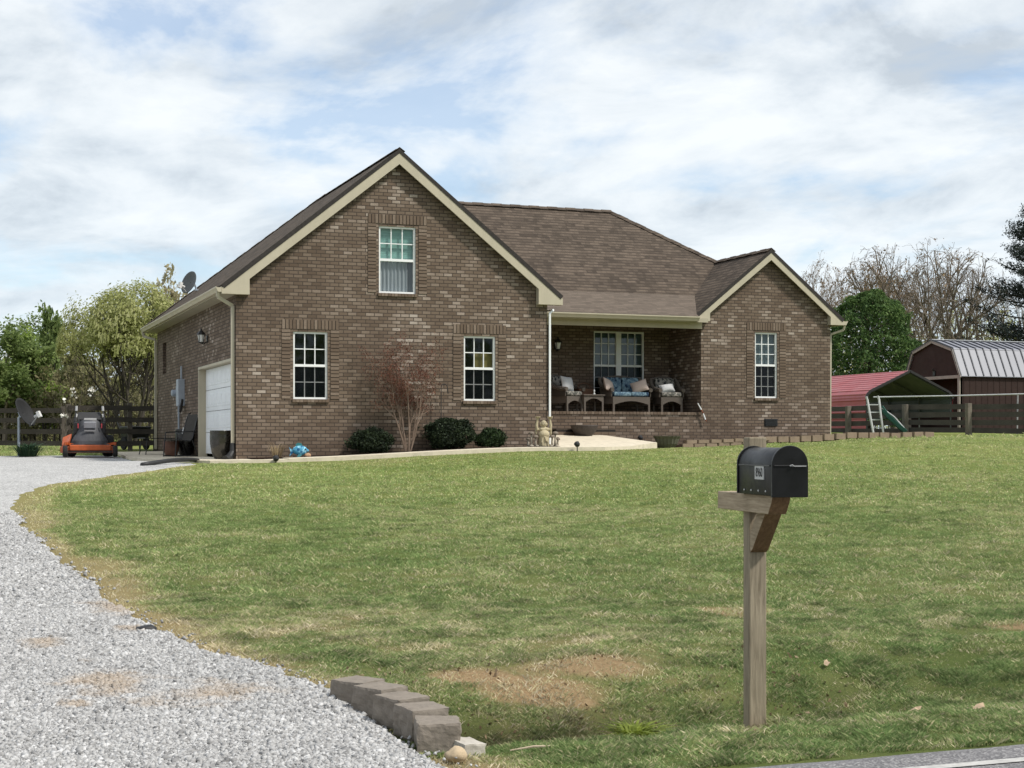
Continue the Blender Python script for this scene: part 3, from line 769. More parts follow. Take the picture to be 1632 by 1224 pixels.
# gable fascia with boxed eave ends
def fascia(xa, xm, xb, za, zm, zb, yf, ret, zbot, depth=.035, board=.21):
    """outline just under the shingles, boxed returns at both eaves"""
    t = .075
    ml = (zm - za) / (xm - xa); mr = (zb - zm) / (xb - xm); v = board * math.hypot(1, ml)
    top = [(xa, za - t), (xm, zm - t), (xb, zb - t)]
    inn = lambda x: (za - t + ml * (x - xa) - v) if x < xm else (zb - t + mr * (x - xb) - v)
    pts = [(xa, zbot), (xa + ret, zbot), (xa + ret, inn(xa + ret)), (xm, zm - t - v), (xb - ret, inn(xb - ret)), (xb - ret, zbot), (xb, zbot), top[2], top[1], top[0]]
    # three convex pieces butted together
    L = [pts[0], pts[1], pts[2], (xa + ret, za - t + ml * ret), pts[9]]
    Rr = [pts[5], pts[6], pts[7], (xb - ret, zb - t - mr * ret), pts[4]]
    BL_ = [pts[2], pts[3], pts[8], (xa + ret, za - t + ml * ret)]
    BR_ = [pts[3], pts[4], (xb - ret, zb - t - mr * ret), pts[8]]
    m = MB()
    for q in (L, BL_, BR_, Rr): m.prism([(x, yf, z) for x, z in q], (0, depth, 0))
    m.build('fascia', TRIM, house)
    s = MB()          # closed box behind each eave end and the sloping soffit
    yw = YF if yf < 34 else YW
    for q in (L, Rr): s.prism([(x, yf + depth, z) for x, z in q], (0, yw - yf - depth - .001, 0))
    for (a, b) in ((pts[2], pts[3]), (pts[3], pts[4])):
        A = Vector((a[0], 0, a[1] + v * .55)); B = Vector((b[0], 0, b[1] + v * .55))
        s.poly([(A.x, yf + depth, A.z), (B.x, yf + depth, B.z), (B.x, yw, B.z), (A.x, yw, A.z)])
    s.build('soffit', TRIMD, house)
fascia(5.71, 9.67, 13.61, 4.79, 7.96, 4.808, 33.03, .60, 4.59)
fascia(18.56, 20.81, 23.06, 4.75, 6.55, 4.75, 35.93, .42, 4.58, board=.17)
m = MB(); m.bb(5.72, 6.05, YF + .02, 46.05, 4.60, 4.63); m.bb(5.70, 5.725, YF, 46.08, 4.60, 4.70); m.build('eave_soffit', TRIMD, house)
m = MB(); m.bb(XR, XWL, YW - .06, YW + .06, 4.38, 4.60); m.build('porch_beam', TRIM, house)
m = MB(); m.bb(XR, XWL, 35.72, YP, 4.60, 4.63); m.bb(13.6, XWL, 35.70, 35.73, 4.52, 4.62); m.build('porch_ceiling', TRIMD, house)
def gutter(a, b, w=.12, h=.115):
    a, b = Vector(a), Vector(b); d = (b - a).normalized(); s = Vector((d.y, -d.x, 0))
    m = MB(); prof = [(0, 0), (0, -h), (w * .62, -h), (w * .8, -h * .55), (w, -h * .25), (w, 0), (w - .012, 0), (w - .012, -.02), (.012, -.02)]
    m.prism([a + s * p + Vector((0, 0, q)) for p, q in prof], b - a)
    return m
gutter((5.70, 46.12, 4.74), (5.70, 33.0, 4.74)).build('gutter', TRIM, house)
gutter((13.64, 35.70, 4.66), (18.50, 35.70, 4.66)).build('gutter', TRIM, house)
m = gutter((23.06, 35.93, 4.70), (23.06, 45.0, 4.70)); m.build('gutter', TRIM, house)
DS = paint('downspout enamel', (.44, .40, .31), .5, .06, 3)
def spout(pts, w=.075, mat=DS, boot=None):
    m = MB()
    for a, b in zip(pts, pts[1:]): m.bar(a, b, w, w * .8, (0, 1, 0))
    o = m.build('downspout', mat, house, bevel=.01)
    if boot:
        m = MB(); m.tube(boot, [.055, .06, .075, .09][:len(boot)], 10); m.build('drain_boot', BLKP, o)
spout([(5.64, 33.10, 4.64), (5.64, 33.12, 4.52), (5.99, 33.30, 4.36), (5.99, 33.30, 1.35)], boot=[(5.99, 33.3, 1.38), (5.98, 33.28, 1.2), (5.9, 33.2, 1.08), (5.8, 33.1, 1.03)])
spout([(5.64, 45.95, 4.64), (5.66, 45.95, 4.5), (5.99, 45.80, 4.40), (5.99, 45.80, 1.2)])
spout([(13.52, 35.62, 4.56), (13.52, 33.4, 4.50), (13.335, 33.16, 4.40), (13.335, 33.16, 1.35)], .05, WHITE)
spout([(23.12, 36.0, 4.60), (23.12, 36.05, 4.46), (22.80, 36.2, 4.34), (22.78, 36.2, 1.5)], .06)
# small fittings
m = MB(); m.m = 1; m.bb(20.69, 21.09, YW - .012, YW + .02, 1.84, 2.03); m.m = 0
for k in range(5): m.bb(20.71, 21.07, YW - .03, YW - .012, 1.85 + k * .036, 1.868 + k * .036)
m.build('foundation_vent', [IRON, BLKP], house)
def lantern(p, n, h=.42):
    p, n = Vector(p), Vector(n); o = MB(); c = p + n * .16
    o.box(p + n * .015, (.11, .03, .16) if abs(n.y) > .5 else (.03, .11, .16)); o.tube([p + n * .02 + Vector((0, 0, -.05)), p + n * .1 + Vector((0, 0, -.12)), c + Vector((0, 0, -.10))], .014, 6)
    o.lathe([(.03, -.10), (.075, -.08), (.06, -.07)], 8, c); o.lathe([(.115, .10), (.10, .13), (.05, .19), (.03, .20), (.012, .26)], 8, c)
    for k in range(4):
        t = k * math.pi / 2 + .78; o.tube([c + Vector((math.cos(t) * .065, math.sin(t) * .065, -.07)), c + Vector((math.cos(t) * .095, math.sin(t) * .095, .10))], .007, 5)
    l = o.build('wall_lantern', IRON, house)
    g = MB(); g.lathe([(.05, -.07), (.085, .10)], 8, c); g.build('glass', paint('frosted glass', (.75, .76, .74), .3, .02), l)
lantern((XL, 36.9, 3.86), (-1, 0, 0)); lantern((15.45, YP, 3.95), (0, -1, 0))
GREYM = paint('grey meter', (.34, .38, .43), .45, .08, 6)
m = MB(); m.bb(XL - .17, XL, 40.55, 40.95, 2.35, 3.05); m.bb(XL - .12, XL, 41.05, 41.35, 2.5, 2.9); m.tube([(XL - .06, 41.2, 2.5), (XL - .06, 41.2, 1.1)], .03, 8); m.tube([(XL - .06, 40.75, 3.05), (XL - .06, 40.75, 3.4)], .025, 8)
m.lathe([(.09, 0), (.09, .12), (.06, .14)], 14, (XL - .12, 41.2, 2.7), Matrix.Rotation(R(-90), 3, 'Y'))
mo = m.build('electric_meter', GREYM, house, bevel=.01)
m = MB(); m.tube([(XL - .1, 40.6, 2.36), (XL - .14, 40.4, 2.2), (XL - .1, 40.3, 2.5), (XL - .12, 40.45, 2.25)], .035, 8); m.build('cable_coil', BLKP, mo)
def dish(parent, c, aim, r, mat, mast):
    """oval reflector with feed arm; aim = direction it faces"""
    c, aim = Vector(c), Vector(aim).normalized(); q = aim.to_track_quat('Z', 'Y').to_matrix()
    m = MB(); prof = [(.01, 0)] + [(r * k / 7, .22 * r * (k / 7) ** 2) for k in range(1, 8)]
    m.lathe(prof, 28, c, q, caps=False); o = m.build('reflector', mat, parent, smooth=True, solid=.012)
    m = MB(); dn = q @ Vector((0, -1, 0)); dn = dn if dn.z < 0 else -dn
    e = c + aim * r * .95 + dn * r * .55
    m.tube([c + dn * r * .95 + aim * .02, e], .014, 6); m.build('feed_arm', paint('grey arm', (.42, .42, .41), .5), parent)
    m = MB(); m.box(e, (.10, .16, .08), M=q); m.tube([e, e - aim * .14], .035, 8); m.build('receiver', paint('pale receiver', (.62, .62, .60), .5), parent)
    m = MB(); m.tube(mast, .024, 8); m.box(c - aim * .05, (.14, .14, .08), M=q); m.build('mast', GREYM, parent)
dt = MB(); dt.box((6.62, 42.1, 5.53), (.2, .2, .03)); dso = dt.build('roof_dish', GREYM, house, label='grey satellite dish clamped to the garage side roof slope')
dish(dso, (6.42, 41.95, 5.70), (-.85, -.42, .30), .32, paint('dish grey', (.085, .09, .09), .5), [(6.6, 42.1, 5.5), (6.55, 42.08, 5.68), (6.44, 41.99, 5.70)])
# ------------------------------------------------------------------ porch furniture and front bed
FLOOR = 2.19
FLBLUE = m_floral('blue floral cloth', (.085, .14, .20), (.20, .29, .34), (.018, .035, .07)); FLDARK = m_floral('dark floral cloth', (.30, .28, .25), (.10, .10, .09), (.03, .032, .035))
CUSHW = m_cloth('white cushion cloth', (.50, .50, .51), (5, 5, 5), .25); CUSHP = m_cloth('pink beige cloth', (.52, .42, .37), (5, 5, 5), .25)
def pillow_mb(w, h, t):
    m = MB(); n = 12
    for s in (1, -1):
        for j in range(n + 1):
            for i in range(n + 1):
                a, b = 2 * i / n - 1, 2 * j / n - 1
                k = max(0, (1 - abs(a) ** 2.6)) ** .5 * max(0, (1 - abs(b) ** 2.6)) ** .5
                pin = 1 - .07 * (1 - abs(a)) * abs(b) ** 2 ; pin2 = 1 - .07 * (1 - abs(b)) * abs(a) ** 2
                m.v.append((a * w / 2 * pin2, s * t / 2 * k, b * h / 2 * pin))
        o = (0 if s == 1 else (n + 1) ** 2)
        for j in range(n):
            for i in range(n):
                q = o + j * (n + 1) + i; f = (q, q + 1, q + n + 2, q + n + 1); m.f.append(f if s == -1 else f[::-1]); m.mi.append(0)
    return m
def arch_skirt(m, x0, x1, y, zt, zb, rise, th=.02, leg=.05):
    """front apron whose lower edge bows up between two legs"""
    n = 14; pts = [(x0, zt), (x0, 0), (x0 + leg, 0), (x0 + leg, zb)]
    pts += [(lerp(x0 + leg, x1 - leg, i / n), zb + rise * math.sin(math.pi * i / n)) for i in range(1, n)]
    pts += [(x1 - leg, zb), (x1 - leg, 0), (x1, 0), (x1, zt)]
    for i in range(len(pts) - 1): pass
    # as vertical slats so every face stays convex
    m.bb(x0, x0 + leg, y, y + th + .02, 0, zt); m.bb(x1 - leg, x1, y, y + th + .02, 0, zt)
    for i in range(n):
        a, b = lerp(x0 + leg, x1 - leg, i / n), lerp(x0 + leg, x1 - leg, (i + 1) / n)
        za, zb2 = zb + rise * math.sin(math.pi * i / n), zb + rise * math.sin(math.pi * (i + 1) / n)
        m.prism([(a, y, za), (b, y, zb2), (b, y, zt), (a, y, zt)], (0, th, 0))
def wicker_seat(name, label, cat, loc, rz, W, fab, seatparts=1, group=None):
    t = thing(name, label, cat, loc, rz, group); D = .66; h = W / 2
    m = MB(); arch_skirt(m, -h, h, -D / 2, .40, .20, .09); arch_skirt(m, -h, h, D / 2 - .03, .40, .20, .09)
    for s in (-1, 1):
        m.bb(min(s * h, s * (h - .03)), max(s * h, s * (h - .03)), -D / 2 + .05, D / 2 - .05, .22, .40)
    m.bb(-h + .02, h - .02, -D / 2 + .03, D / 2 - .03, .37, .405); m.build('base_frame', WICK, t)
    for s in (-1, 1):       # rolled arms sweeping up into the back
        m = MB(); x = s * (h + .02)
        m.tube([(x, -D / 2 - .02, .58), (x + s * .02, -.10, .60), (x + s * .05, .12, .66), (x + s * .06, .26, .78), (x + s * .03, .34, .90)], [.055, .06, .06, .05, .04], 8)
        m.prism([(x, -D / 2 + .02, .40), (x, D / 2, .40), (x, D / 2, .76), (x, -.0, .60), (x, -D / 2 + .02, .58)], (s * .02, 0, 0)); m.build('arm', WICK, t)
    m = MB(); n = 12
    for i in range(n):
        a, b = lerp(-h - .03, h + .03, i / n), lerp(-h - .03, h + .03, (i + 1) / n)
        z = lambda u: .86 + .10 * math.cos((u / (h + .05)) * 1.45)
        y = lambda u: D / 2 - .03 + .05 * (1 - (u / (h + .05)) ** 2)
        m.prism([(a, y(a), .38), (b, y(b), .38), (b, y(b) + .06, z(b)), (a, y(a) + .06, z(a))], (0, .03, 0))
    m.tube([(lerp(-h - .05, h + .05, i / n), D / 2 + .05 + .05 * (1 - (2 * i / n - 1) ** 2), .86 + .10 * math.cos((2 * i / n - 1) * 1.45)) for i in range(n + 1)], .03, 8)
    m.build('backrest', WICK, t)
    for k in range(seatparts):
        a, b = lerp(-h + .02, h - .02, k / seatparts), lerp(-h + .02, h - .02, (k + 1) / seatparts)
        m = MB(); m.bb(a + .005, b - .005, -D / 2 - .01, D / 2 - .08, .41, .53); m.build('seat_cushion', fab, t, bevel=.035, smooth=True)
        m = MB(); m.box(((a + b) / 2, D / 2 - .09, .72), (b - a - .02, .11, .42), M=Matrix.Rotation(R(-10), 3, 'X')); m.build('back_cushion', fab, t, bevel=.04, smooth=True)
    return t
def on_porch(u, y): return (py(u, y), y, FLOOR)
wicker_seat('wicker_armchair', 'brown wicker armchair with dark floral cushions at the porch end by the white downspout', 'chair', on_porch(902, 36.85), R(22), .58, FLDARK, group='wicker seats on the porch')
wicker_seat('wicker_armchair', 'brown wicker armchair with dark floral cushions nearest the bare brick porch wall', 'chair', on_porch(1064, 36.85), R(-6), .60, FLDARK, group='wicker seats on the porch')
wicker_seat('wicker_loveseat', 'two seat wicker loveseat with blue floral cushions under the double window', 'loveseat', on_porch(997, 36.9), R(4), 1.10, FLBLUE, 2, 'wicker seats on the porch')
t = thing('wicker_side_table', 'low brown wicker side table between the armchair and the loveseat', 'side table', on_porch(940, 36.75), R(6))
m = MB(); arch_skirt(m, -.29, .29, -.22, .42, .26, .09); arch_skirt(m, -.29, .29, .20, .42, .26, .09); m.bb(-.29, -.27, -.18, .19, .27, .42); m.bb(.27, .29, -.18, .19, .27, .42); m.build('base_frame', WICK, t)
m = MB(); m.bb(-.32, .32, -.25, .25, .42, .45); m.build('tabletop', WICK, t, bevel=.008)
x, y, z = on_porch(931, 36.82); m = MB(); m.bb(-.19, .19, -.13, .13, 0, .03)
for a in (0, 1):
    m.prism([(-.19, -.13 + a * .24, .03), (.19, -.13 + a * .24, .03), (.22, -.15 + a * .28, .15), (-.22, -.15 + a * .28, .15)], (0, .02, 0))
m.prism([(-.19, -.11, .03), (-.19, .11, .03), (-.22, .11, .15), (-.22, -.11, .15)], (.02, 0, 0)); m.prism([(.17, -.11, .03), (.17, .11, .03), (.20, .11, .15), (.20, -.11, .15)], (.02, 0, 0))
m.tube([(-.21, 0, .13), (-.15, 0, .27), (0, 0, .31), (.15, 0, .27), (.21, 0, .13)], .014, 6)
tag(m.build('basket', m_wood('reddish basket', (.05, .025, .016), (.14, .07, .042), .8)), 'reddish brown handled basket standing on the wicker side table', 'basket', None, (x, y, FLOOR + .45), R(5))
x, y, z = on_porch(947, 36.62); m = MB(); m.lathe([(.03, 0), (.035, .02), (.012, .05), (.02, .08), (.028, .1), (.01, .13), (.001, .14)], 10)
tag(m.build('candle_holder', WHITE, smooth=True), 'small white candle holder on the wicker side table edge', 'candle holder', None, (x, y, FLOOR + .45))
def pillow(u, y, z, w, h, mat, rx, ry, rz, label):
    o = pillow_mb(w, h, .17).build('throw_pillow', mat, smooth=True)
    o.location = (py(u, y), y, FLOOR + z); o.rotation_euler = (rx, ry, rz)
    return tag(o, label, 'pillow', 'throw pillows on the porch seats')
pillow(970, 36.74, .70, .44, .36, CUSHP, R(-22), R(14), R(38), 'pinkish throw pillow at the loveseat arm beside the side table')
pillow(1019, 36.72, .68, .44, .34, CUSHP, R(-25), R(-18), R(-25), 'pale pink throw pillow lying at the loveseat arm away from the side table')
pillow(904, 36.66, .72, .42, .40, CUSHW, R(-18), R(5), R(24), 'square white pillow on the armchair by the white downspout')
pillow(1063, 36.68, .64, .40, .24, CUSHW, R(-30), R(-8), R(-8), 'white pillow slouched in the armchair nearest the bare porch wall')
# decorated stick hung at the wing corner
m = MB(); o0 = Vector((py(1112, 36.02), 36.02, 0))
za, zb = 1.4 + (705 - 642) * 39.9 / F, 1.4 + (705 - 672) * 39.9 / F
m.tube([(0, 0, za), (.10, 0, za - .17)], [.012, .022], 7); m.m = 1; m.tube([(.10, 0, za - .17), (.16, 0, za - .27)], [.022, .016], 7); m.m = 0
m.tube([(.16, 0, za - .27), (.22, -.005, zb + .06)], [.016, .02], 7); m.m = 1; m.tube([(.22, -.005, zb + .06), (.27, -.005, zb)], [.02, .006], 7)
tag(m.build('painted_stick', [WHITE, paint('rust red paint', (.25, .09, .05), .6)]), 'white and rust red painted stick slanting on the wing corner bricks', 'stick', None, o0)
# ------------------------------------------------------------------ plants of the bed
def leafquads(name, P, s, rg, mat, parent=None, flat=0.0, asp=.55):
    n = len(P); P = np.asarray(P, float)
    a = rg.normal(size=(n, 3)); a[:, 2] *= (1 - flat); a /= np.linalg.norm(a, axis=1)[:, None] + 1e-9
    b = np.cross(a, rg.normal(size=(n, 3))); b /= np.linalg.norm(b, axis=1)[:, None] + 1e-9
    s = np.asarray(s).reshape(-1, 1) * np.ones((n, 1)); k = np.cross(a, b)
    V = np.stack([P - a * s, P + b * s * asp + k * s * .25, P + a * s, P - b * s * asp + k * s * .25], 1)
    return npmesh(name, V.reshape(-1, 3), 4, np.arange(n * 4), mat, parent)
LSHRUB = m_leaf('dark shrub leaf', [(.1, (.008, .013, .007)), (.5, (.017, .028, .013)), (.9, (.042, .062, .026))], .15, 3)
LSHRUB2 = m_leaf('green shrub leaf', [(.1, (.010, .020, .008)), (.5, (.024, .045, .016)), (.95, (.075, .12, .04))], .2, 3)
TWIG = m_bark('twig', (.06, .05, .042), (.16, .135, .11))
def shrub(loc, rx, rz_, n, leaf, label, seed, flat_top=.0):
    rg = np.random.default_rng(seed); t = thing('shrub', label, 'shrub', loc, 0, 'evergreen shrubs in the front bed')
    th = rg.uniform(0, 6.283, n); ph = np.arccos(rg.uniform(-.9, 1, n)); r = rg.uniform(.55, 1.0, n) ** .45
    P = np.stack([np.sin(ph) * np.cos(th) * rx, np.sin(ph) * np.sin(th) * rx * .62, np.cos(ph) * rz_], 1) * r[:, None]
    j = np.array([noise.noise(Vector(p * 5) + Vector((seed, 0, 0))) for p in P]); P *= (1 + .34 * j)[:, None]; w_ = rg.random(n) < .05; P[w_] *= rg.uniform(1.03, 1.22, w_.sum())[:, None]; P[:, 2] += rz_ * .98
    P[:, 2] = np.where(P[:, 2] > 1.75 * rz_, 1.75 * rz_ + (P[:, 2] - 1.75 * rz_) * (1 - flat_top), P[:, 2])
    leafquads('foliage', P[P[:, 2] > .03], rg.uniform(.018, .034, n)[P[:, 2] > .03], rg, leaf, t)
    m = MB()
    for k in range(14):
        a = k * 2.4; m.tube([(0, 0, 0), (math.cos(a) * rx * .35, math.sin(a) * rx * .2, rz_ * .7), (math.cos(a) * rx * .7, math.sin(a) * rx * .4, rz_ * 1.25)], [.014, .01, .004], 5)
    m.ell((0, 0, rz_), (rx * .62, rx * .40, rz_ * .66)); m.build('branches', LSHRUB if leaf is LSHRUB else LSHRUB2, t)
    return t
def bed(u, y): x = py(u, y); return (x, y, gz(x, y) + .075)
shrub(bed(590, 32.85), .50, .29, 5200, LSHRUB, 'dark green rounded shrub on the garage side of the bare small tree', 3)
shrub(bed(716, 32.85), .60, .375, 8600, LSHRUB, 'largest dark shrub, flat topped, beside the bare small tree', 4, .6)
shrub(bed(782, 32.8), .34, .225, 3000, LSHRUB2, 'small brighter green shrub next to the flat topped dark shrub', 8)
# crape myrtle: bare multi stem
class Grow:
    def __init__(s, seed): s.r = random.Random(seed); s.m = MB(); s.tips = []; s.minr = 0
    def go(s, p, d, L, rad, lv, spec):
        """spec: list per level of (children, length ratio, angle, wander, sides, up)"""
        nseg, wander, up, sides = spec[lv]['seg'], spec[lv]['wander'], spec[lv]['up'], spec[lv]['n']
        pts = [p]; rs = [rad]; dd = d.normalized()
        for i in range(nseg):
            dd = (dd + Vector((s.r.gauss(0, wander), s.r.gauss(0, wander), s.r.gauss(0, wander) + up))).normalized()
            pts.append(pts[-1] + dd * (L / nseg)); rs.append(max(s.minr, rad * (1 - (i + 1) / nseg * spec[lv].get('taper', .62))))
        s.m.tube(pts, rs, sides, cap=False)
        if lv + 1 >= len(spec): s.tips += pts[1:]; return
        c = spec[lv]; k = c['kids']; k = k if isinstance(k, int) else s.r.randint(*k)
        for i in range(k):
            f = lerp(c.get('from', .35), 1.0, (i + s.r.random() * .8) / max(1, k)); f = min(f, .999)
            j = int(f * nseg); q = pts[j].lerp(pts[j + 1], f * nseg - j); ax = (pts[j + 1] - pts[j]).normalized()
            side = ax.orthogonal().normalized(); side.rotate(Matrix.Rotation(i * 2.4 + s.r.uniform(-.6, .6), 3, ax))
            ang = R(s.r.gauss(c['ang'], 9)); nd = ax * math.cos(ang) + side * math.sin(ang)
            s.go(q, nd, L * c['ratio'] * s.r.uniform(.75, 1.2) * (1.15 - .4 * f), min(rs[j] * .8, rad * c.get('rr', .5)), lv + 1, spec)
        if c.get('lead', True) : s.go(pts[-1], dd, L * c['ratio'], rs[-1], lv + 1, spec)
g = Grow(21); spec = [dict(seg=4, wander=.05, up=.12, n=6, kids=(2, 3), ratio=.62, ang=26, rr=.6), dict(seg=4, wander=.10, up=.06, n=5, kids=(3, 4), ratio=.55, ang=30, rr=.5), dict(seg=3, wander=.12, up=.05, n=4, kids=(3, 5), ratio=.50, ang=36, rr=.5), dict(seg=2, wander=.14, up=.03, n=3, kids=0, ratio=.5, ang=30)]
for k in range(7):
    a = k * 2.4; g.go(Vector((math.cos(a) * .05, math.sin(a) * .04, 0)), Vector((math.cos(a) * .24 - .02, math.sin(a) * .12, 1)), .95 + .06 * (k % 3), .019, 0, spec)
mp = bed(650, 32.75)
t = thing('crape_myrtle', 'small bare multi stemmed tree with reddish seed heads against the gable wall', 'small tree', mp, 0)
tr_ = g.m.build('trunk', m_bark('myrtle bark', (.115, .082, .062), (.27, .20, .155)), t)
rg = np.random.default_rng(2); T = np.array([tuple(p) for p in g.tips]); T = T[T[:, 2] > .75]
T = np.repeat(T, 7, 0) + rg.normal(size=(len(T) * 7, 3)) * .05
sh_ = leafquads('seed_heads', T, rg.uniform(.009, .020, len(T)), rg, m_leaf('seed head', [(.1, (.075, .026, .018)), (.6, (.17, .068, .044)), (.95, (.26, .14, .09))], .1, 2), t)
fitlater = [tr_, sh_]
# shepherd's hook
m = MB(); b = bed(703, 33.02); m.tube([(0, 0, 0), (0, 0, 1.40)] + [(.075 - .075 * math.cos(a), 0, 1.40 + .085 * math.sin(a)) for a in np.linspace(.2, 3.0, 9)] + [(.150, 0, 1.32), (.165, 0, 1.27), (.185, 0, 1.29)], .0095, 6)
tag(m.build('shepherd_hook', IRON), 'thin dark iron shepherd hook standing behind the largest shrub', 'garden hook', None, b)
# straw coloured clump
def clump(name, loc, n, h, spread, w, mat, label, cat, seed, droop=.5):
    rg = random.Random(seed); m = MB()
    for k in range(n):
        a = rg.uniform(0, 6.283); o = rg.uniform(0, spread * .35); L = h * rg.uniform(.6, 1.1); s = spread * rg.uniform(.3, 1.1)
        p = Vector((math.cos(a) * o, math.sin(a) * o, 0)); q = p + Vector((math.cos(a) * s * .35, math.sin(a) * s * .35, L * .7)); e = p + Vector((math.cos(a) * s, math.sin(a) * s, L * (1 - droop * rg.random() * .6)))
        sd = Vector((-math.sin(a), math.cos(a), 0)) * w / 2
        m.add([p - sd, p + sd, q + sd * .8, q - sd * .8, e], [(0, 1, 2, 3), (3, 2, 4)])
    return tag(m.build(name, mat, fix=False), label, cat, None, loc)
clump('dry_grass_clump', bed(440, 32.62), 90, .36, .30, .012, m_leaf('straw', [(.1, (.16, .11, .06)), (.9, (.42, .33, .20))], .2, 3), 'straw coloured dry ornamental grass in the mulch near the garage corner', 'dry grass', 4)
# blue fish
BLUE = m_floral('blue glaze', (.06, .26, .42), (.30, .58, .72), (.02, .10, .22))
fx = bed(478, 32.62); t = thing('fish_ornament', 'blue glazed fish ornament lying in the mulch against the gable wall', 'garden ornament', fx, R(-8))
m = MB(); m.ell((0, 0, .15), (.165, .055, .105), 18, 10); m.tube([(.14, 0, .15), (.175, 0, .145), (.19, 0, .15)], [.04, .028, .016], 8)
m.m = 0; m.build('body', BLUE, t, smooth=True)
m = MB(); m.prism([(-.14, -.012, .14), (-.235, -.012, .225), (-.20, -.012, .12), (-.225, -.012, .02), (-.15, -.012, .09)], (0, .024, 0)); m.build('tail', BLUE, t)
FINM = paint('teal glaze', (.03, .16, .18), .3)
m = MB(); m.prism([(-.07, -.010, .235), (.06, -.010, .245), (.03, -.010, .305), (-.05, -.010, .315), (-.10, -.010, .27)], (0, .02, 0)); m.build('fin', FINM, t)
m = MB(); m.prism([(-.03, -.05, .07), (.05, -.05, .06), (-.02, -.07, .0), (-.08, -.07, .0)], (0, .014, 0)); m.build('fin', FINM, t)
m = MB(); m.ell((.115, -.045, .17), (.018, .012, .018), 8, 6); m.build('eye', BLKP, t)
def rock(name, loc, r, mat, label, seed, cat='rock', rz=0):
    m = MB(); m.ell((0, 0, r[2] * .6), r, 14, 9); rg = Vector((seed, seed * 2, 1))
    m.v = [tuple(Vector(p) * (1 + .28 * noise.noise(Vector(p) / max(r) * 1.6 + rg) + .08 * noise.noise(Vector(p) / max(r) * 5 + rg))) for p in m.v]
    return tag(m.build(name, mat, smooth=True), label, cat, None, loc, rz)
rock('rock', bed(490, 32.60), (.075, .06, .055), m_concrete('terracotta rock', (.42, .26, .16), 14), 'small orange rock at the nose of the blue fish ornament', 2)
def spotlight(u, y, z, label):
    x = py(u, y); t = thing('path_light', label, 'garden light', (x, y, z), R(10), 'small black spot lights by the walk')
    m = MB(); m.tube([(0, 0, -.1), (0, 0, .05)], .012, 6); m.build('stake', BLKP, t)
    m = MB(); q = Matrix.Rotation(R(-50), 3, 'X'); m.lathe([(.035, -.05), (.06, -.02), (.065, .04), (.05, .05)], 12, (0, 0, .09), q); m.build('lamp_head', BLKP, t)
    m = MB(); m.lathe([(.02, .045), (.045, .053), (.03, .06)], 10, (0, 0, .09), q); m.build('lens', paint('lens', (.45, .42, .40), .2), t)
gl = lambda u, y: gz(py(u, y), y)
spotlight(440, 31.66, gl(440, 31.66) + .0, 'small black spot light at the walk edge in front of the straw coloured grass')
spotlight(920, 31.62, gl(920, 31.62) + .06, 'small black spot light on the lawn edge of the pale walk near the statue')
spotlight(1021, 35.4, gl(1021, 35.4) + .16, 'small black spot light in the bed below the porch wall')
# pots
def pot(name, loc, prof, mat, label, cat='pot', soil=None, flute=0, n=28):
    t = thing(name, label, cat, loc); m = MB()
    m.lathe(prof, n); 
    if flute: m.v = [(x * (1 + flute * (1 if (k % n) % 2 else -1)), y * (1 + flute * (1 if (k % n) % 2 else -1)), z) for k, (x, y, z) in enumerate(m.v)]
    m.build('vessel', mat, t, smooth=not flute)
    m = MB(); r, z = prof[soil or -1]; m.lathe([(.001, z), (r * .95, z)], n, (0, 0, 0), None, False); m.build('soil', MULCH, t)
    return t
x = py(930, 35.4)
pot('planter_bowl', (x, 35.35, 1.56), [(.19, 0), (.24, .05), (.31, .16), (.345, .245), (.35, .27), (.325, .27), (.31, .22)], paint('dark bowl', (.055, .045, .04), .6, .3, 9), 'dark round planter bowl beside the brick porch step')
x = py(1063, 34.0)
pot('planter_bowl', (x, 34.0, gz(x, 34.0) + .02), [(.19, 0), (.25, .08), (.29, .20), (.33, .26), (.335, .275), (.31, .275), (.29, .22)], m_concrete('mossy planter', (.12, .115, .085), 8), 'greenish fluted stone planter at the end of the low block edging', flute=.035, n=36)
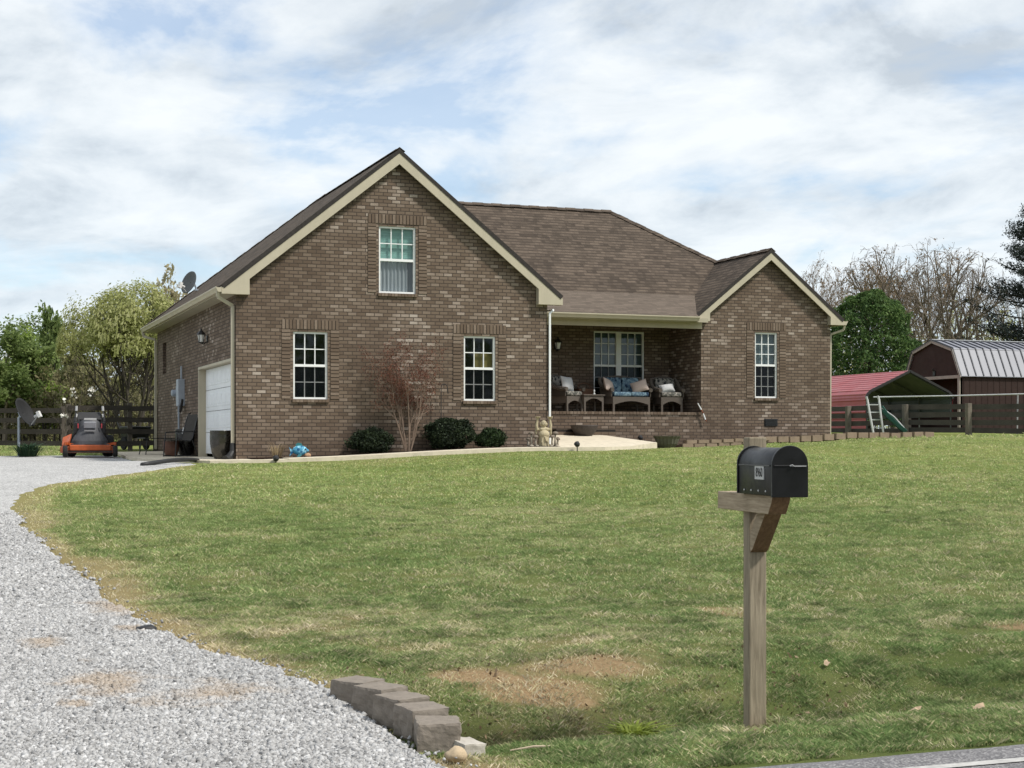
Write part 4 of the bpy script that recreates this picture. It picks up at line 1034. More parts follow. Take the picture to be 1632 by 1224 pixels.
# statue: one continuous figure, arms raised holding shallow dishes
STAT = m_concrete('weathered cast stone', (.40, .345, .23), 7)
def statue():
    x = py(866, 32.75); t = thing('garden_statue', 'cast stone statue of a smiling robed figure with both arms raised', 'statue', (x, 32.75, gz(x, 32.75) + .08), R(-6))
    m = MB(); E_ = m.ell
    m.lathe([(.135, 0), (.14, .02), (.13, .10), (.135, .20), (.12, .28), (.10, .30)], 16)           # robe
    E_((0, -.035, .285), (.135, .125, .105)); E_((0, -.015, .385), (.115, .09, .08)); E_((-.055, -.075, .40), (.05, .03, .035)); E_((.055, -.075, .40), (.05, .03, .035))
    E_((0, -.02, .455), (.055, .055, .05)); E_((0, -.03, .525), (.072, .075, .082)); E_((0, -.085, .505), (.05, .03, .035)); E_((0, -.108, .525), (.013, .018, .014))
    for s in (-1, 1):
        E_((s * .078, -.02, .515), (.016, .024, .045)); E_((s * .032, -.092, .515), (.024, .02, .02))
        m.tube([(s * .09, -.01, .405), (s * .155, -.02, .39), (s * .168, -.02, .48), (s * .150, -.02, .60), (s * .145, -.02, .635)], [.045, .042, .036, .026, .024], 10)
        for k in range(5): m.tube([(s * .145 + (k - 2) * .013, -.03, .625), (s * .145 + (k - 2) * .019, -.035, .66)], .009, 6)
        m.tube([(s * .168, 0, .42), (s * .175, .0, .30), (s * .16, .0, .22)], [.035, .03, .012], 8)       # hanging sleeve
        m.tube([(s * .045, -.12, .20), (s * .07, -.13, .10), (s * .06, -.12, .02)], [.02, .025, .02], 8)
    m.tube([(-.11, -.07, .24), (0, -.14, .215), (.11, -.07, .24)], .02, 8); m.tube([(0, -.14, .22), (.03, -.15, .12)], [.02, .012], 6)
    o = m.build('body', STAT, t); r_ = o.modifiers.new('fuse', 'REMESH'); r_.mode = 'VOXEL'; r_.voxel_size = .0085; r_.use_smooth_shade = True
    for s in (-1, 1):
        m = MB(); m.lathe([(.03, .655), (.065, .672), (.072, .69), (.06, .69), (.03, .672)], 14, (s * .145, -.03, 0)); m.build('dish', STAT, t, smooth=True)
    em = paint('dark recess', (.09, .075, .05), .9)
    for s in (-1, 1): m = MB(); m.ell((s * .026, -.099, .545), (.011, .006, .006), 8, 6); m.build('eye', em, t)
statue()
MUSHC = paint('mushroom cap', (.16, .13, .10), .7, .25, 14); MUSHS = m_concrete('mushroom stem', (.34, .30, .24), 12)
def mushrooms(u, y, sgn, label):
    x = py(u, y); t = thing('mushroom_ornament', label, 'garden ornament', (x, y, gz(x, y) + .08), 0, 'mushroom ornaments beside the statue')
    for (a, b, h, r) in ((0, 0, .30, .075), (sgn * .09, -.03, .22, .07), (-sgn * .07, .02, .17, .055)):
        m = MB(); m.lathe([(.035, 0), (.024, h * .5), (.020, h)], 10, (a, b, 0)); s = m.build('stem', MUSHS, t, smooth=True)
        m = MB(); m.lathe([(.018, h - .012), (r, h - .014), (r * .97, h + .012), (r * .65, h + .042), (.002, h + .055)], 14, (a, b, 0)); m.build('cap', MUSHC, s, smooth=True)
    m = MB(); m.ell((-sgn * .02, -.06, .02), (.05, .04, .03)); m.ell((sgn * .12, -.05, .02), (.045, .035, .028)); m.build('base', MUSHS, t, smooth=True)
mushrooms(847, 32.72, 1, 'stone mushroom cluster between the brick wall and the statue'); mushrooms(885, 32.72, -1, 'stone mushroom cluster on the pale walk side of the statue')
# low block edging along the wing bed
items = []
x = 17.72
while x < 19.95:
    for k in range(2): items.append((x + (.0 if k == 0 else .12), 34.85, k, .085))
    x += .345
x = 20.15
while x < 25.0: items.append((x, 34.9 + .02 * math.sin(x * 3), 0, .15)); x += .345
mm = MB(); mm.prism([(-.165, -.09, 0), (-.145, -.115, 0), (.145, -.115, 0), (.165, -.09, 0), (.15, .10, 0), (-.15, .10, 0)], (0, 0, 1)); proto = None
for x, y, k, h in items:
    if proto is None: proto = mm.build('edging_block', EDGEB); o = proto
    else: o = proto.copy(); COL.objects.link(o)
    o.scale = (rnd.uniform(.94, 1.0), 1, h * rnd.uniform(.94, 1.04)); z = gz(x, y) + (.03 if x > 20 else .015) + k * .0855 + rnd.uniform(-.008, .008)
    o.location = (x, y + rnd.uniform(-.012, .012), z); o.rotation_euler = (R(rnd.uniform(-1.5, 1.5)), R(rnd.uniform(-1.5, 1.5)), R(rnd.uniform(-3, 3)))
    tag(o, 'tan concrete block in the low edging row before the right wing', 'edging block', 'tan blocks edging the bed'); o.location.z = z
# ------------------------------------------------------------------ garage side
AP = lambda x, y: gz(x, y) + .06
GLZ = paint('dark glaze', (.022, .020, .017), .18, .5, 5, .6); TERR = paint('terracotta', (.13, .062, .042), .6, .3, 9)
y = 33.75; x = 5.82 - .03
x = py(352, 33.6)
pot('tall_pot', (x, 33.6, AP(x, 33.6)), [(.135, 0), (.15, .02), (.20, .14), (.232, .32), (.238, .50), (.232, .605), (.236, .62), (.215, .62), (.20, .54)], GLZ, 'tall glazed dark brown pot in front of the garage door')
x = py(296, 39.2)
pot('tall_pot', (x, 39.2, AP(x, 39.2)), [(.14, 0), (.17, .05), (.23, .22), (.262, .42), (.262, .60), (.258, .655), (.262, .67), (.24, .67), (.22, .58)], paint('black glaze', (.012, .012, .014), .22, .4, 6, .6), 'tall black pot standing behind the sling chair')
x = py(273, 38.9)
pot('clay_pot', (x, 38.9, AP(x, 38.9)), [(.13, 0), (.15, .03), (.185, .16), (.205, .28), (.19, .34), (.20, .37), (.175, .37), (.165, .32)], TERR, 'reddish clay pot under the arm of the sling chair')
SLING = m_cloth('sling fabric', (.075, .070, .064), (60, 60, 60), .3)
x = py(287, 38.55); t = thing('sling_chair', 'dark metal framed sling armchair turned sideways by the garage wall', 'patio chair', (x, 38.55, AP(x, 38.55)), R(-68))
for s in (-1, 1):     # chair faces local -y
    m = MB(); m.tube([(s * .28, -.30, 0), (s * .28, -.27, .38), (s * .28, -.24, .60), (s * .28, .20, .62), (s * .28, .26, .60)], .015, 7)
    m.tube([(s * .28, -.30, .02), (s * .28, .34, .02)], .015, 7); m.tube([(s * .28, .34, .02), (s * .28, .18, .40)], .015, 7); m.build('arm_frame', IRON, t)
    m = MB(); m.tube([(s * .25, -.27, .42), (s * .25, .12, .38), (s * .25, .20, .45), (s * .25, .34, .95), (s * .25, .40, 1.06), (s * .25, .46, 1.09)], .016, 7); m.build('side_rail', IRON, t)
m = MB(); prof = [(-.28, .42), (-.1, .385), (.10, .38), (.19, .43), (.25, .62), (.32, .88), (.375, 1.04)]
for a, b in zip(prof, prof[1:]): m.prism([(-.25, a[0], a[1]), (.25, a[0], a[1]), (.25, b[0], b[1]), (-.25, b[0], b[1])], (0, .008, .008))
m.build('sling', SLING, t)
m = MB(); m.box((-.255, .245, .64), (.02, .05, .16), M=Matrix.Rotation(R(-15), 3, 'X')); m.build('white_tag', WHITE, t)
x = py(248, 40.6); t = thing('patio_table', 'low black metal side table next to the sling chair by the fence', 'patio table', (x, 40.6, AP(x, 40.6) - .02), R(14))
m = MB(); m.bb(-.40, .45, -.28, .28, .42, .445); m.build('tabletop', IRON, t, bevel=.006)
for a, b in ((-.34, -.22), (.38, -.22), (.38, .22), (-.34, .22)):
    m = MB(); m.tube([(a * .9, b * .9, .42), (a, b, .1), (a * 1.05, b * 1.05, 0)], .013, 6); m.build('leg', IRON, t)
m = MB(); m.bb(-.34, .38, -.20, -.18, .10, .115); m.bb(-.34, .38, .18, .20, .10, .115); m.bb(-.32, -.30, -.18, .18, .10, .115); m.build('stretcher', IRON, t)
# edging hose / buried pipe lip by the drive
p0 = G(236, 748); m = MB()
pts = [(lerp(G(232, 748)[0], 5.1, k / 10), lerp(30.7, 32.4, k / 10) - .25 * math.sin(k / 10 * math.pi)) for k in range(11)]
m.tube([(a - pts[0][0], b - pts[0][1], gz(a, b) - gz(*pts[0]) + .05 + .05 * math.sin(k / 10 * math.pi)) for k, (a, b) in enumerate(pts)], .045, 8)
tag(m.build('landscape_edging', BLKP, smooth=True), 'black curved edging pipe between the gravel drive and the lawn near the apron', 'edging pipe', None, (pts[0][0], pts[0][1], gz(*pts[0])))
x, y = G(233, 1013); m = MB(); m.lathe([(.045, -.02), (.062, .0), (.058, .022), (.03, .034), (.001, .036)], 12)
m.v = [(a * 1.15, b * .8, c * (1 + .3 * noise.noise(Vector((a * 20, b * 20, 0))))) for a, b, c in m.v]
tag(m.build('drain_cap', BLKP, smooth=True), 'small black drain cap at the gravel and grass border', 'drain cap', None, (x, y, gz(x, y) + .03))
# stand-on mower, deck towards the road
ORNG = paint('orange enamel', (.40, .085, .022), .45, .2, 8, .4, 0, .35); COWL = paint('charcoal cowl', (.065, .067, .075), .55, .15, 6); RUB = paint('tyre rubber', (.017, .017, .017), .85, .2, 20)
STEEL = paint('steel', (.42, .42, .42), .4, .1, 8, .5)
x = py(143, 40.2); t = thing('lawn_mower', 'orange and charcoal ride on lawn mower parked facing the road on the gravel', 'lawn mower', (x, 40.2, gz(x, 40.2) + .035), R(-4))
m = MB(); m.prism([(-.66, -.62, .10), (.60, -.62, .10), (.66, -.45, .10), (.66, .02, .10), (-.66, .02, .10), (-.72, -.40, .10)], (0, 0, .16)); m.bb(-.50, .50, -.66, -.61, .16, .30); m.build('mower_deck', ORNG, t, bevel=.02)
for s in (-1, 0, 1):
    m = MB(); m.lathe([(.13, .0), (.135, .045), (.09, .06), (.03, .065)], 16, (s * .40, -.36, .262)); m.build('pulley_cover', BLKP, t)
m = MB(); m.prism([(-.60, -.628, .105), (.60, -.628, .105), (.60, -.628, .165), (-.60, -.628, .165)], (0, .008, 0)); m.build('deck_lip', paint('dark worn steel', (.06, .04, .035), .7, .4, 12), t)
m = MB(); m.prism([(-.68, -.45, .20), (-.50, -.60, .30), (-.44, -.15, .50), (-.66, -.10, .40)], (0, 0, .09)); m.build('discharge_chute', ORNG, t, bevel=.015)
m = MB()
for s in (-1, 1): m.bar((s * .42, -.30, .30), (s * .60, -.66, .34), .07, .06); m.tube([(s * .60, -.66, .36), (s * .60, -.66, .20)], .03, 8); m.prism([(s * .60 - .05, -.70, .10), (s * .60 + .05, -.70, .10), (s * .60 + .05, -.62, .26), (s * .60 - .05, -.62, .26)], (0, .03, 0))
m.build('front_frame', ORNG, t)
for s in (-1, 1):
    m = MB(); m.lathe([(.06, -.055), (.115, -.06), (.14, -.045), (.145, 0), (.14, .045), (.115, .06), (.06, .055)], 18, (s * .60, -.70, .145), Matrix.Rotation(R(90), 3, 'Y')); w = m.build('caster_wheel', RUB, t, smooth=True)
    m = MB(); m.lathe([(.001, -.06), (.055, -.062), (.055, .062), (.001, .06)], 12, (s * .60, -.70, .145), Matrix.Rotation(R(90), 3, 'Y')); m.build('hub', ORNG, w)
    m = MB(); m.lathe([(.10, -.13), (.22, -.14), (.27, -.10), (.28, 0), (.27, .10), (.22, .14), (.10, .13)], 22, (s * .46, .38, .28), Matrix.Rotation(R(90), 3, 'Y')); w = m.build('drive_wheel', RUB, t, smooth=True)
    m = MB(); m.lathe([(.001, -.12), (.13, -.135), (.13, .135), (.001, .12)], 14, (s * .46, .38, .28), Matrix.Rotation(R(90), 3, 'Y')); m.build('hub', STEEL, w)
m = MB()      # cowl: wide rounded apron narrowing upward
rings = [(.47, .26, -.34), (.44, .40, -.32), (.36, .55, -.26), (.30, .72, -.20), (.285, .86, -.14), (.27, .96, -.08)]
vs = []
for r, z, yy in rings:
    for k in range(15):
        a = math.pi * k / 14; vs.append((-r * math.cos(a), yy + .30 - .30 * math.sin(a) ** .7, z))
m.add(vs, [(i * 15 + k, i * 15 + k + 1, (i + 1) * 15 + k + 1, (i + 1) * 15 + k) for i in range(5) for k in range(14)])
m.bb(-.29, .29, .10, .42, .30, .92); m.build('cowl', COWL, t, smooth=False)
m = MB(); m.box((0, -.235, .80), (.30, .05, .17), M=Matrix.Rotation(R(14), 3, 'X')); m.build('thigh_pad', paint('pad grey', (.27, .275, .30), .5, .1, 5), t, bevel=.02)
m = MB(); m.box((0, -.27, .66), (.28, .03, .035)); m.build('grip_bar', paint('grip', (.20, .20, .21), .5), t)
m = MB(); m.prism([(-.31, -.06, .94), (.31, -.06, .94), (.27, .10, 1.13), (-.27, .10, 1.13)], (0, .14, 0)); m.build('control_panel', BLKP, t, bevel=.015)
m = MB(); m.bb(-.14, .16, -.255, -.225, .93, .975); m.build('gauge_strip', STEEL, t)
for s in (-1, 1):
    m = MB(); m.tube([(s * .36, .08, .52), (s * .35, -.06, .90), (s * .335, -.02, 1.12), (s * .32, 0, 1.25)], [.05, .045, .02, .018], 8); l = m.build('control_lever', BLKP, t)
    m = MB(); m.tube([(s * .325, -.01, 1.16), (s * .318, 0, 1.28)], .03, 8); m.build('grip', STEEL, l); m = MB(); m.tube([(s * .345, -.05, .97), (s * .31, -.03, 1.08)], .026, 8); m.build('arm_rest', STEEL, l)
    m = MB(); m.box((s * .34, -.04, .73), (.10, .14, .32), M=Matrix.Rotation(R(8), 3, 'X')); m.build('side_guard', BLKP, t, bevel=.03)
    m = MB(); m.box((s * .285, -.20, .78), (.03, .03, .12)); m.build('red_latch', paint('red plastic', (.35, .04, .05), .5), t)
# satellite dish on its own pole
x = py(30, 41.3); z0 = gz(x, 41.3); t = thing('satellite_dish', 'dark oval satellite dish on a grey pole at the left edge of the drive', 'satellite dish', (x, 41.3, z0))
m = MB(); m.tube([(0, 0, -.1), (0, 0, 1.02)], .032, 8); m.build('pole', GREYM, t)
dish(t, (.10, -.06, 1.12), (.72, -.42, .42), .40, paint('black dish', (.014, .0145, .015), .7, .15, 5), [(0, 0, 1.0), (.04, -.02, 1.08)])
def spiky(u, y, n, h, r, mat, label, seed, cat, name, w=.022):
    x = py(u, y); return clump(name, (x, y, gz(x, y)), n, h, r, w, mat, label, cat, seed, .7)
spiky(45, 40.9, 420, .42, .62, m_leaf('bulb leaf', [(.1, (.018, .042, .022)), (.6, (.035, .078, .038)), (.95, (.08, .13, .06))], .25, 3), 'clump of strappy green leaves at the foot of the dish pole', 5, 'plant clump', 'leafy_clump')
# wood fences
def fence(label, pts, rails, h, grp=None, th=.04, rw=.145, post=.13, ext=.08, behind=False, mp=None, mr=None):
    o = pts[0]; z0 = gz(*o) if len(o) == 2 else o[2]
    P = [Vector((p[0], p[1], p[2] if len(p) > 2 else gz(*p))) for p in pts]
    t = thing('wood_fence', label, 'fence', P[0], local=False, group=grp)
    for i, p in enumerate(P):
        m = MB(); hh = h + ext + rnd.uniform(-.03, .05); m.bar(p - Vector((0, 0, .3)), p + Vector((rnd.uniform(-.02, .02), 0, hh)), post, post, (0, 1, 0)); m.build('post', mp or FPOST, t, bevel=.008)
    for i, (a, b) in enumerate(zip(P, P[1:])):
        s = (b - a).normalized(); n = Vector((s.y, -s.x, 0)) * (post / 2 + th / 2 + .002)
        if (n.y > 0) != behind: n = -n
        for k, rz_ in enumerate(rails):
            m = MB(); j = rnd.uniform(-.018, .018); j2 = rnd.uniform(-.018, .018); m.bar(a + n + s * .005 + Vector((0, 0, rz_ + j)), b + n - s * .005 + Vector((0, 0, rz_ + j2)), th, rw)
            m.build('rail', mr or FENCE, t)
    return t
fence('dark four rail board fence behind the mower joining the back corner of the house', [(6.02, 46.1), (5.3, 46.15), (3.55, 46.2)], (.22, .56, .90, 1.24), 1.28, 'dark board fences')
fence('dark lower board fence at the edge of the woods behind the satellite dish', [(3.5, 47.3), (1.5, 48.4), (-.5, 49.4), (-2.6, 50.4)], (.22, .55, .88, 1.18), 1.18, 'dark board fences')
# wheelbarrow-like dark cart by the fence is only a silhouette: a wire garden cart
x = py(226, 45.3); t = thing('garden_cart', 'dark garden cart standing behind the fence post by the house corner', 'cart', (x, 46.9, gz(x, 46.9)), R(20))
m = MB(); m.prism([(-.30, -.28, .35), (.30, -.28, .35), (.38, -.33, .70), (-.38, -.33, .70)], (0, .6, 0)); m.build('tub', BLKP, t, bevel=.03)
for s in (-1, 1):
    m = MB(); m.lathe([(.14, -.03), (.19, -.03), (.20, 0), (.19, .03), (.14, .03)], 18, (s * .36, 0, .20), Matrix.Rotation(R(90), 3, 'Y')); m.build('wheel', RUB, t)
m = MB(); m.tube([(-.25, .25, .40), (-.22, .75, .85), (.22, .75, .85), (.25, .25, .40)], .016, 6); m.tube([(-.36, 0, .2), (.36, 0, .2)], .014, 6); m.tube([(0, -.2, .35), (0, -.3, 0)], .016, 6); m.build('handle', IRON, t)
# dogwood sapling with a few white blossoms
x = py(105, 45.0); t = thing('dogwood_sapling', 'thin sapling carrying a few white blossoms behind the mower', 'small tree', (x, 45.0, gz(x, 45)))
g = Grow(8); sp = [dict(seg=4, wander=.06, up=.06, n=5, kids=5, ratio=.5, ang=42, rr=.45), dict(seg=3, wander=.1, up=.06, n=4, kids=4, ratio=.5, ang=40, rr=.5), dict(seg=2, wander=.1, up=.04, n=3, kids=0)]
g.go(Vector((0, 0, 0)), Vector((-.10, 0, 1)), 1.25, .022, 0, sp); g.go(Vector((.05, 0, 0)), Vector((.42, 0, 1)), 1.45, .018, 0, sp); g.m.build('trunk', TWIG, t)
P = [zz for u, v in ((98, 661), (99, 661), (105, 664), (107, 665), (104, 663), (117, 621), (119, 626), (120, 630), (141, 622), (143, 620), (144, 624), (146, 623), (150, 619), (140, 628), (102, 639), (113, 620), (115, 628)) for zz in [((u - 105) / 55.0 + 0, 0, zv(v, 43.6) - gz(x, 45))]]
rg = np.random.default_rng(3); P = np.repeat(np.array(P), 3, 0) + rg.normal(size=(len(P) * 3, 3)) * .03
leafquads('blossoms', P, rg.uniform(.03, .055, len(P)), rg, paint('white petal', (.78, .76, .70), .7, .08), t, asp=.8)
# ------------------------------------------------------------------ right hand yard
gr = lambda x, y: gz(x, y)
P = [pd(u, d) for u, d in ((1262, 55.6), (1352, 53.6), (1443, 51.6), (1544, 49.6), (1640, 48.2), (1745, 46.6))]
fence('weathered four rail board fence running from the right wing past the carport', [(x, y, 1.60 if i < 3 else 1.58 - .02 * i + .06) for i, (x, y) in enumerate(P)], (.20, .46, .72, .98), 1.02, 'dark board fences', .035, .17, .16, .06, True, FPOSTL, FENCEL)
RED = paint('red metal sheet', (.36, .078, .082), .38, .08, 1.5, .5); REDW = RED
GRN = paint('grey green inner sheet', (.085, .102, .102), .5, .08, 2); GALV = paint('galvanised frame', (.42, .44, .44), .45, .08, 4)
# carport
HOOP = paint('grey green hoop', (.03, .035, .034), .5)
cx0, cx1, cy0, cy1, cz = 33.05, 37.0, 50.0, 56.4, 1.72
t = thing('metal_carport', 'red ribbed metal carport open towards the road beside the dark barn', 'carport', ((cx0 + cx1) / 2, cy0, cz), local=False)
mid = (cx0 + cx1) / 2; kn = 3.30; ap = 4.16
prof = [(cx0, cz + .1), (cx0, kn - .18), (cx0 + .06, kn - .04), (cx0 + .2, kn + .08), (mid, ap), (cx1 - .2, kn + .08), (cx1 - .06, kn - .04), (cx1, kn - .18), (cx1, cz + .7)]
def ribbed(pts, y0, y1, mat, name, pitch=.23):
    m = MB(); cum = [0]
    for a, b in zip(pts, pts[1:]): cum.append(cum[-1] + math.hypot(b[0] - a[0], b[1] - a[1]))
    S = []; s = 0
    while s < cum[-1]:
        for ds, hgt in ((0, 0), (.03, .022), (.06, .022), (.09, 0)):
            if s + ds <= cum[-1]: S.append((s + ds, hgt))
        s += pitch
    S += [(c, 0) for c in cum]; S = sorted(set(S)); row = []
    for s, hgt in S:
        i = max(k for k in range(len(cum)) if cum[k] <= s + 1e-9); i = min(i, len(pts) - 2); f = (s - cum[i]) / (cum[i + 1] - cum[i])
        a, b = pts[i], pts[i + 1]; nx_, nz_ = -(b[1] - a[1]), (b[0] - a[0]); L = math.hypot(nx_, nz_)
        row.append((lerp(a[0], b[0], f) + nx_ / L * hgt, lerp(a[1], b[1], f) + nz_ / L * hgt))
    for a, b in zip(row, row[1:]): m.poly([(a[0], y0, a[1]), (b[0], y0, b[1]), (b[0], y1, b[1]), (a[0], y1, a[1])])
    return m.build(name, mat, t, fix=False)
ribbed(prof[:5], cy0, cy1, RED, 'roof_sheet'); ribbed(prof[4:], cy0, cy1, RED, 'roof_sheet')
m = MB(); inn = [(mid + (x - mid) * .985, z - .035) for x, z in prof]
for a, b in zip(inn, inn[1:]): m.poly([(a[0], cy0 + .02, a[1]), (b[0], cy0 + .02, b[1]), (b[0], cy1, b[1]), (a[0], cy1, a[1])])
m.build('inner_sheet', GRN, t, fix=False)
for yy in (cy0 + .06, cy0 + 2.1, cy0 + 4.2, cy1 - .12):
    m = MB(); m.tube([(mid + (x - mid) * .965, yy, z - .07) for x, z in [(cx0, cz), ] + prof[1:-1] + [(cx1, cz)]], .035, 6)
    m.build('frame_hoop', HOOP if yy < cy0 + 1 else paint('dark hoop', (.10, .11, .10), .5), t)
m = MB()
for a, b in zip(prof[1:-1], prof[2:-1]): m.bar((a[0], cy0 - .02, a[1] - .02), (b[0], cy0 - .02, b[1] - .02), .03, .09, (0, 0, 1))
m.build('front_trim', paint('dark trim', (.018, .016, .016), .5), t)
# gambrel barn, long side to the road
BRED = paint('dark barn red', (.040, .024, .021), .85, .12, 3, .2, 0, .2); BTRIM = paint('barn trim', (.30, .265, .23), .7, .1, 4)
ROOFM = m_metalroof('grey standing seam', (.225, .23, .262), .45, 0, .06)
bx, by0, by1, bz = 39.6, 53.0, 56.7, 1.72; ev, br_, rg_ = 4.22, 5.24, 5.66; bm_ = (by0 + by1) / 2; q = .50; BL_ = 9.0
t = thing('gambrel_barn', 'dark red gambrel roofed barn shed with grey standing seam roof', 'barn', (bx, by0, bz), local=False)
pr = [(by0, bz), (by1, bz), (by1, ev), (by1 - q, br_), (bm_, rg_), (by0 + q, br_), (by0, ev)]
m = MB(); m.tess([(bx, y, z) for y, z in [(by0, ev - .06), (by1, ev - .06), (by1, ev), (by1 - q, br_), (bm_, rg_ - .02), (by0 + q, br_), (by0, ev)]]); m.build('gable_panel', BRED, t, fix=False)
m = MB(); m.poly([(bx, by0, bz), (bx + BL_, by0, bz), (bx + BL_, by0, ev), (bx, by0, ev)]); m.poly([(bx + 1.2, by1, bz), (bx, by1, bz), (bx, by1, ev), (bx + 1.2, by1, ev)]); m.poly([(bx + 1.2, by0, bz), (bx + 1.2, by1, bz), (bx + 1.2, by1, ev), (bx + 1.2, by0, ev)])
for i in range(int(BL_ / .3)): m.bb(bx + .16 + i * .3, bx + .18 + i * .3, by0 - .012, by0 - .001, bz, ev - .12)
m.build('wall', BRED, t, fix=False)
m = MB(); m.poly([(bx - .0, by0, ev - .05), (bx + 1.2, by0, ev - .05), (bx + 1.2, by1, ev - .05), (bx, by1, ev - .05)]); m.build('porch_ceiling', BRED, t, fix=False)
m = MB(); m.bb(bx - .04, bx + .04, by0, by1, ev - .16, ev - .03); m.build('cross_beam', BTRIM, t)
for yy in (by0 + .07, by1 - .07): m = MB(); m.bb(bx - .05, bx + .09, yy - .07, yy + .07, bz - .1, ev - .16); m.build('corner_post', BTRIM, t)
m = MB(); ov = .10; P5 = [(by0 - ov, ev - .10), (by0 + q - .04, br_ + .05), (bm_, rg_ + .05), (by1 - q + .04, br_ + .05), (by1 + ov, ev - .10)]
for a, b in zip(P5, P5[1:]): m.bar((bx - .09, a[0], a[1] - .05), (bx - .09, b[0], b[1] - .05), .03, .10)
m.build('rake_trim', BTRIM, t)
m = MB()
for a, b in zip(P5, P5[1:]):
    m.prism([(bx - .12, a[0], a[1]), (bx - .12, b[0], b[1]), (bx - .12, b[0], b[1] + .025), (bx - .12, a[0], a[1] + .025)], (BL_ + .3, 0, 0))
    k = 0
m.build('roof_sheet', ROOFM, t)
m = MB()
for i in range(int(BL_ / .38) + 1):
    xx = bx - .05 + i * .38
    for a, b in zip(P5, P5[1:]): m.bar((xx, a[0], a[1] + .045), (xx, b[0], b[1] + .045), .045, .05)
for a, b, c in ((P5[0], P5[1], P5[2]), (P5[4], P5[3], P5[2])): m.bar((bx - .12, b[0], b[1] - .035), (bx + BL_ + .15, b[0], b[1] - .035), .05, .05)  # dark bar paints the shadow line under the upper slope at the break
m.build('seam_and_shadow_line', paint('seam shade', (.055, .058, .07), .5), t)
m = MB(); m.bar((bx - .12, bm_, rg_ + .10), (bx + BL_ + .1, bm_, rg_ + .10), .22, .03); m.build('ridge_cap', paint('pale cap', (.50, .51, .52), .4), t)
m = MB()
for a, b in zip(P5, P5[1:]): m.bar((bx - .125, a[0], a[1] + .045), (bx - .125, b[0], b[1] + .045), .02, .03)
m.build('edge_flashing', paint('dark flashing', (.035, .033, .034), .5), t)
m = MB(); m.box((bx - .03, bm_ - .1, ev + .10), (.05, .14, .2)); m.tube([(bx - .05, bm_ - .1, ev + .2), (bx - .12, bm_ - .1, ev + .28)], .03, 6); m.build('gable_lamp', IRON, t)
# white framed swing set with a slide
SW = paint('white powder coat', (.50, .51, .50), .5, .15, 5, .4, 0, .25); SGR = paint('green plastic slide', (.022, .095, .075), .4, .1, 4); 
dS = 50.5; A = pd(1389, 51.6); B = pd(1640, 49.6); zb = 1.58
t = thing('swing_set', 'white tube swing set with a green slide standing just behind the fence', 'play set', (A[0], A[1], zb), local=False)
Pz = lambda u, d, v: (*pd(u, d), zv(v, d))
m = MB(); m.tube([Pz(1392, 51.9, 633), Pz(1510, 51.0, 631), Pz(1650, 49.9, 627.5)], .024, 8); m.build('top_bar', SW, t)
for (u, v, u2) in ((1380.5, 634, 1392), (1399, 633, 1408)):
    m = MB(); m.tube([Pz(u, 51.6, v - 2), Pz(u + 2, 51.6, v + 4), Pz(lerp(u, u2, .5), 51.5, 660), Pz(u2, 51.4, 691)], .038, 8); m.build('ladder_rail', SW, t)
for k in range(4):
    v = 645 + k * 12; m = MB(); m.bar(Pz(lerp(1381, 1391, k / 4), 51.6, v), Pz(lerp(1400, 1407, k / 4), 51.6, v), .09, .035); m.build('rung', SW, t)
m = MB()
for k in range(10):
    a, b = k / 10, (k + 1) / 10
    f = lambda s: (lerp(1404, 1443, s), lerp(51.8, 51.2, s), 651 + 40 * s ** .8)
    p, q_ = Vector(Pz(*f(a))), Vector(Pz(*f(b))); n = Vector((.12, .22, 0))
    m.prism([p - n, q_ - n, q_ + n, p + n], (0, 0, .025)); m.bar(p - n + Vector((0, 0, .06)), q_ - n + Vector((0, 0, .06)), .03, .12); m.bar(p + n + Vector((0, 0, .06)), q_ + n + Vector((0, 0, .06)), .03, .12)
m.build('slide', SGR, t)
m = MB(); m.tube([Pz(1405, 51.55, 650), Pz(1425, 51.3, 664), Pz(1441, 51.1, 682)], .022, 6); m.build('slide_rail', SW, t)
m = MB(); m.tube([Pz(1622, 50.2, 629), Pz(1621, 50.0, 692)], .028, 6); m.tube([Pz(1640, 50.2, 629), Pz(1652, 49.6, 693)], .028, 6); m.build('end_leg', paint('grey leg', (.28, .28, .28), .5), t)
# ------------------------------------------------------------------ trees
def fit(obs, W, H, dome=False, fold=.10):
    """scale every mesh of a tree so that its crown is W wide and H tall"""
    zs = [v.co.z for o in obs for v in o.data.vertices]; xs_ = [v.co.x for o in obs for v in o.data.vertices]
    if dome:
        rr = sorted(math.hypot(v.co.x, v.co.y) for o in obs for v in o.data.vertices); zz = sorted(zs); Rm = rr[int(len(rr) * .93)] * 1.12; Hm = zz[int(len(zz) * .93)]
        for o in obs:
            for v in o.data.vertices:
                r = math.hypot(v.co.x, v.co.y)
                if r > Rm: k = (Rm - .2 * (r - Rm)) / r; v.co.x *= k; v.co.y *= k; r = Rm
                lim = Hm * (.52 + .48 * math.sqrt(max(0, 1 - (r / Rm) ** 2))) * (1 + .10 * noise.noise(v.co * .9))
                if v.co.z > lim: v.co.z = lim + fold * (v.co.z - lim)
        xs_ = [v.co.x for o in obs for v in o.data.vertices]; zs = [v.co.z for o in obs for v in o.data.vertices]
    xs_.sort(); zs.sort(); n = len(xs_)
    w = xs_[int(n * .99)] - xs_[int(n * .01)]; h = zs[int(len(zs) * .992)]
    M = Matrix.Diagonal((W / w, W / w, H / h, 1))
    for o in obs: o.data.transform(M)
fit(fitlater, 1.62, 2.52)
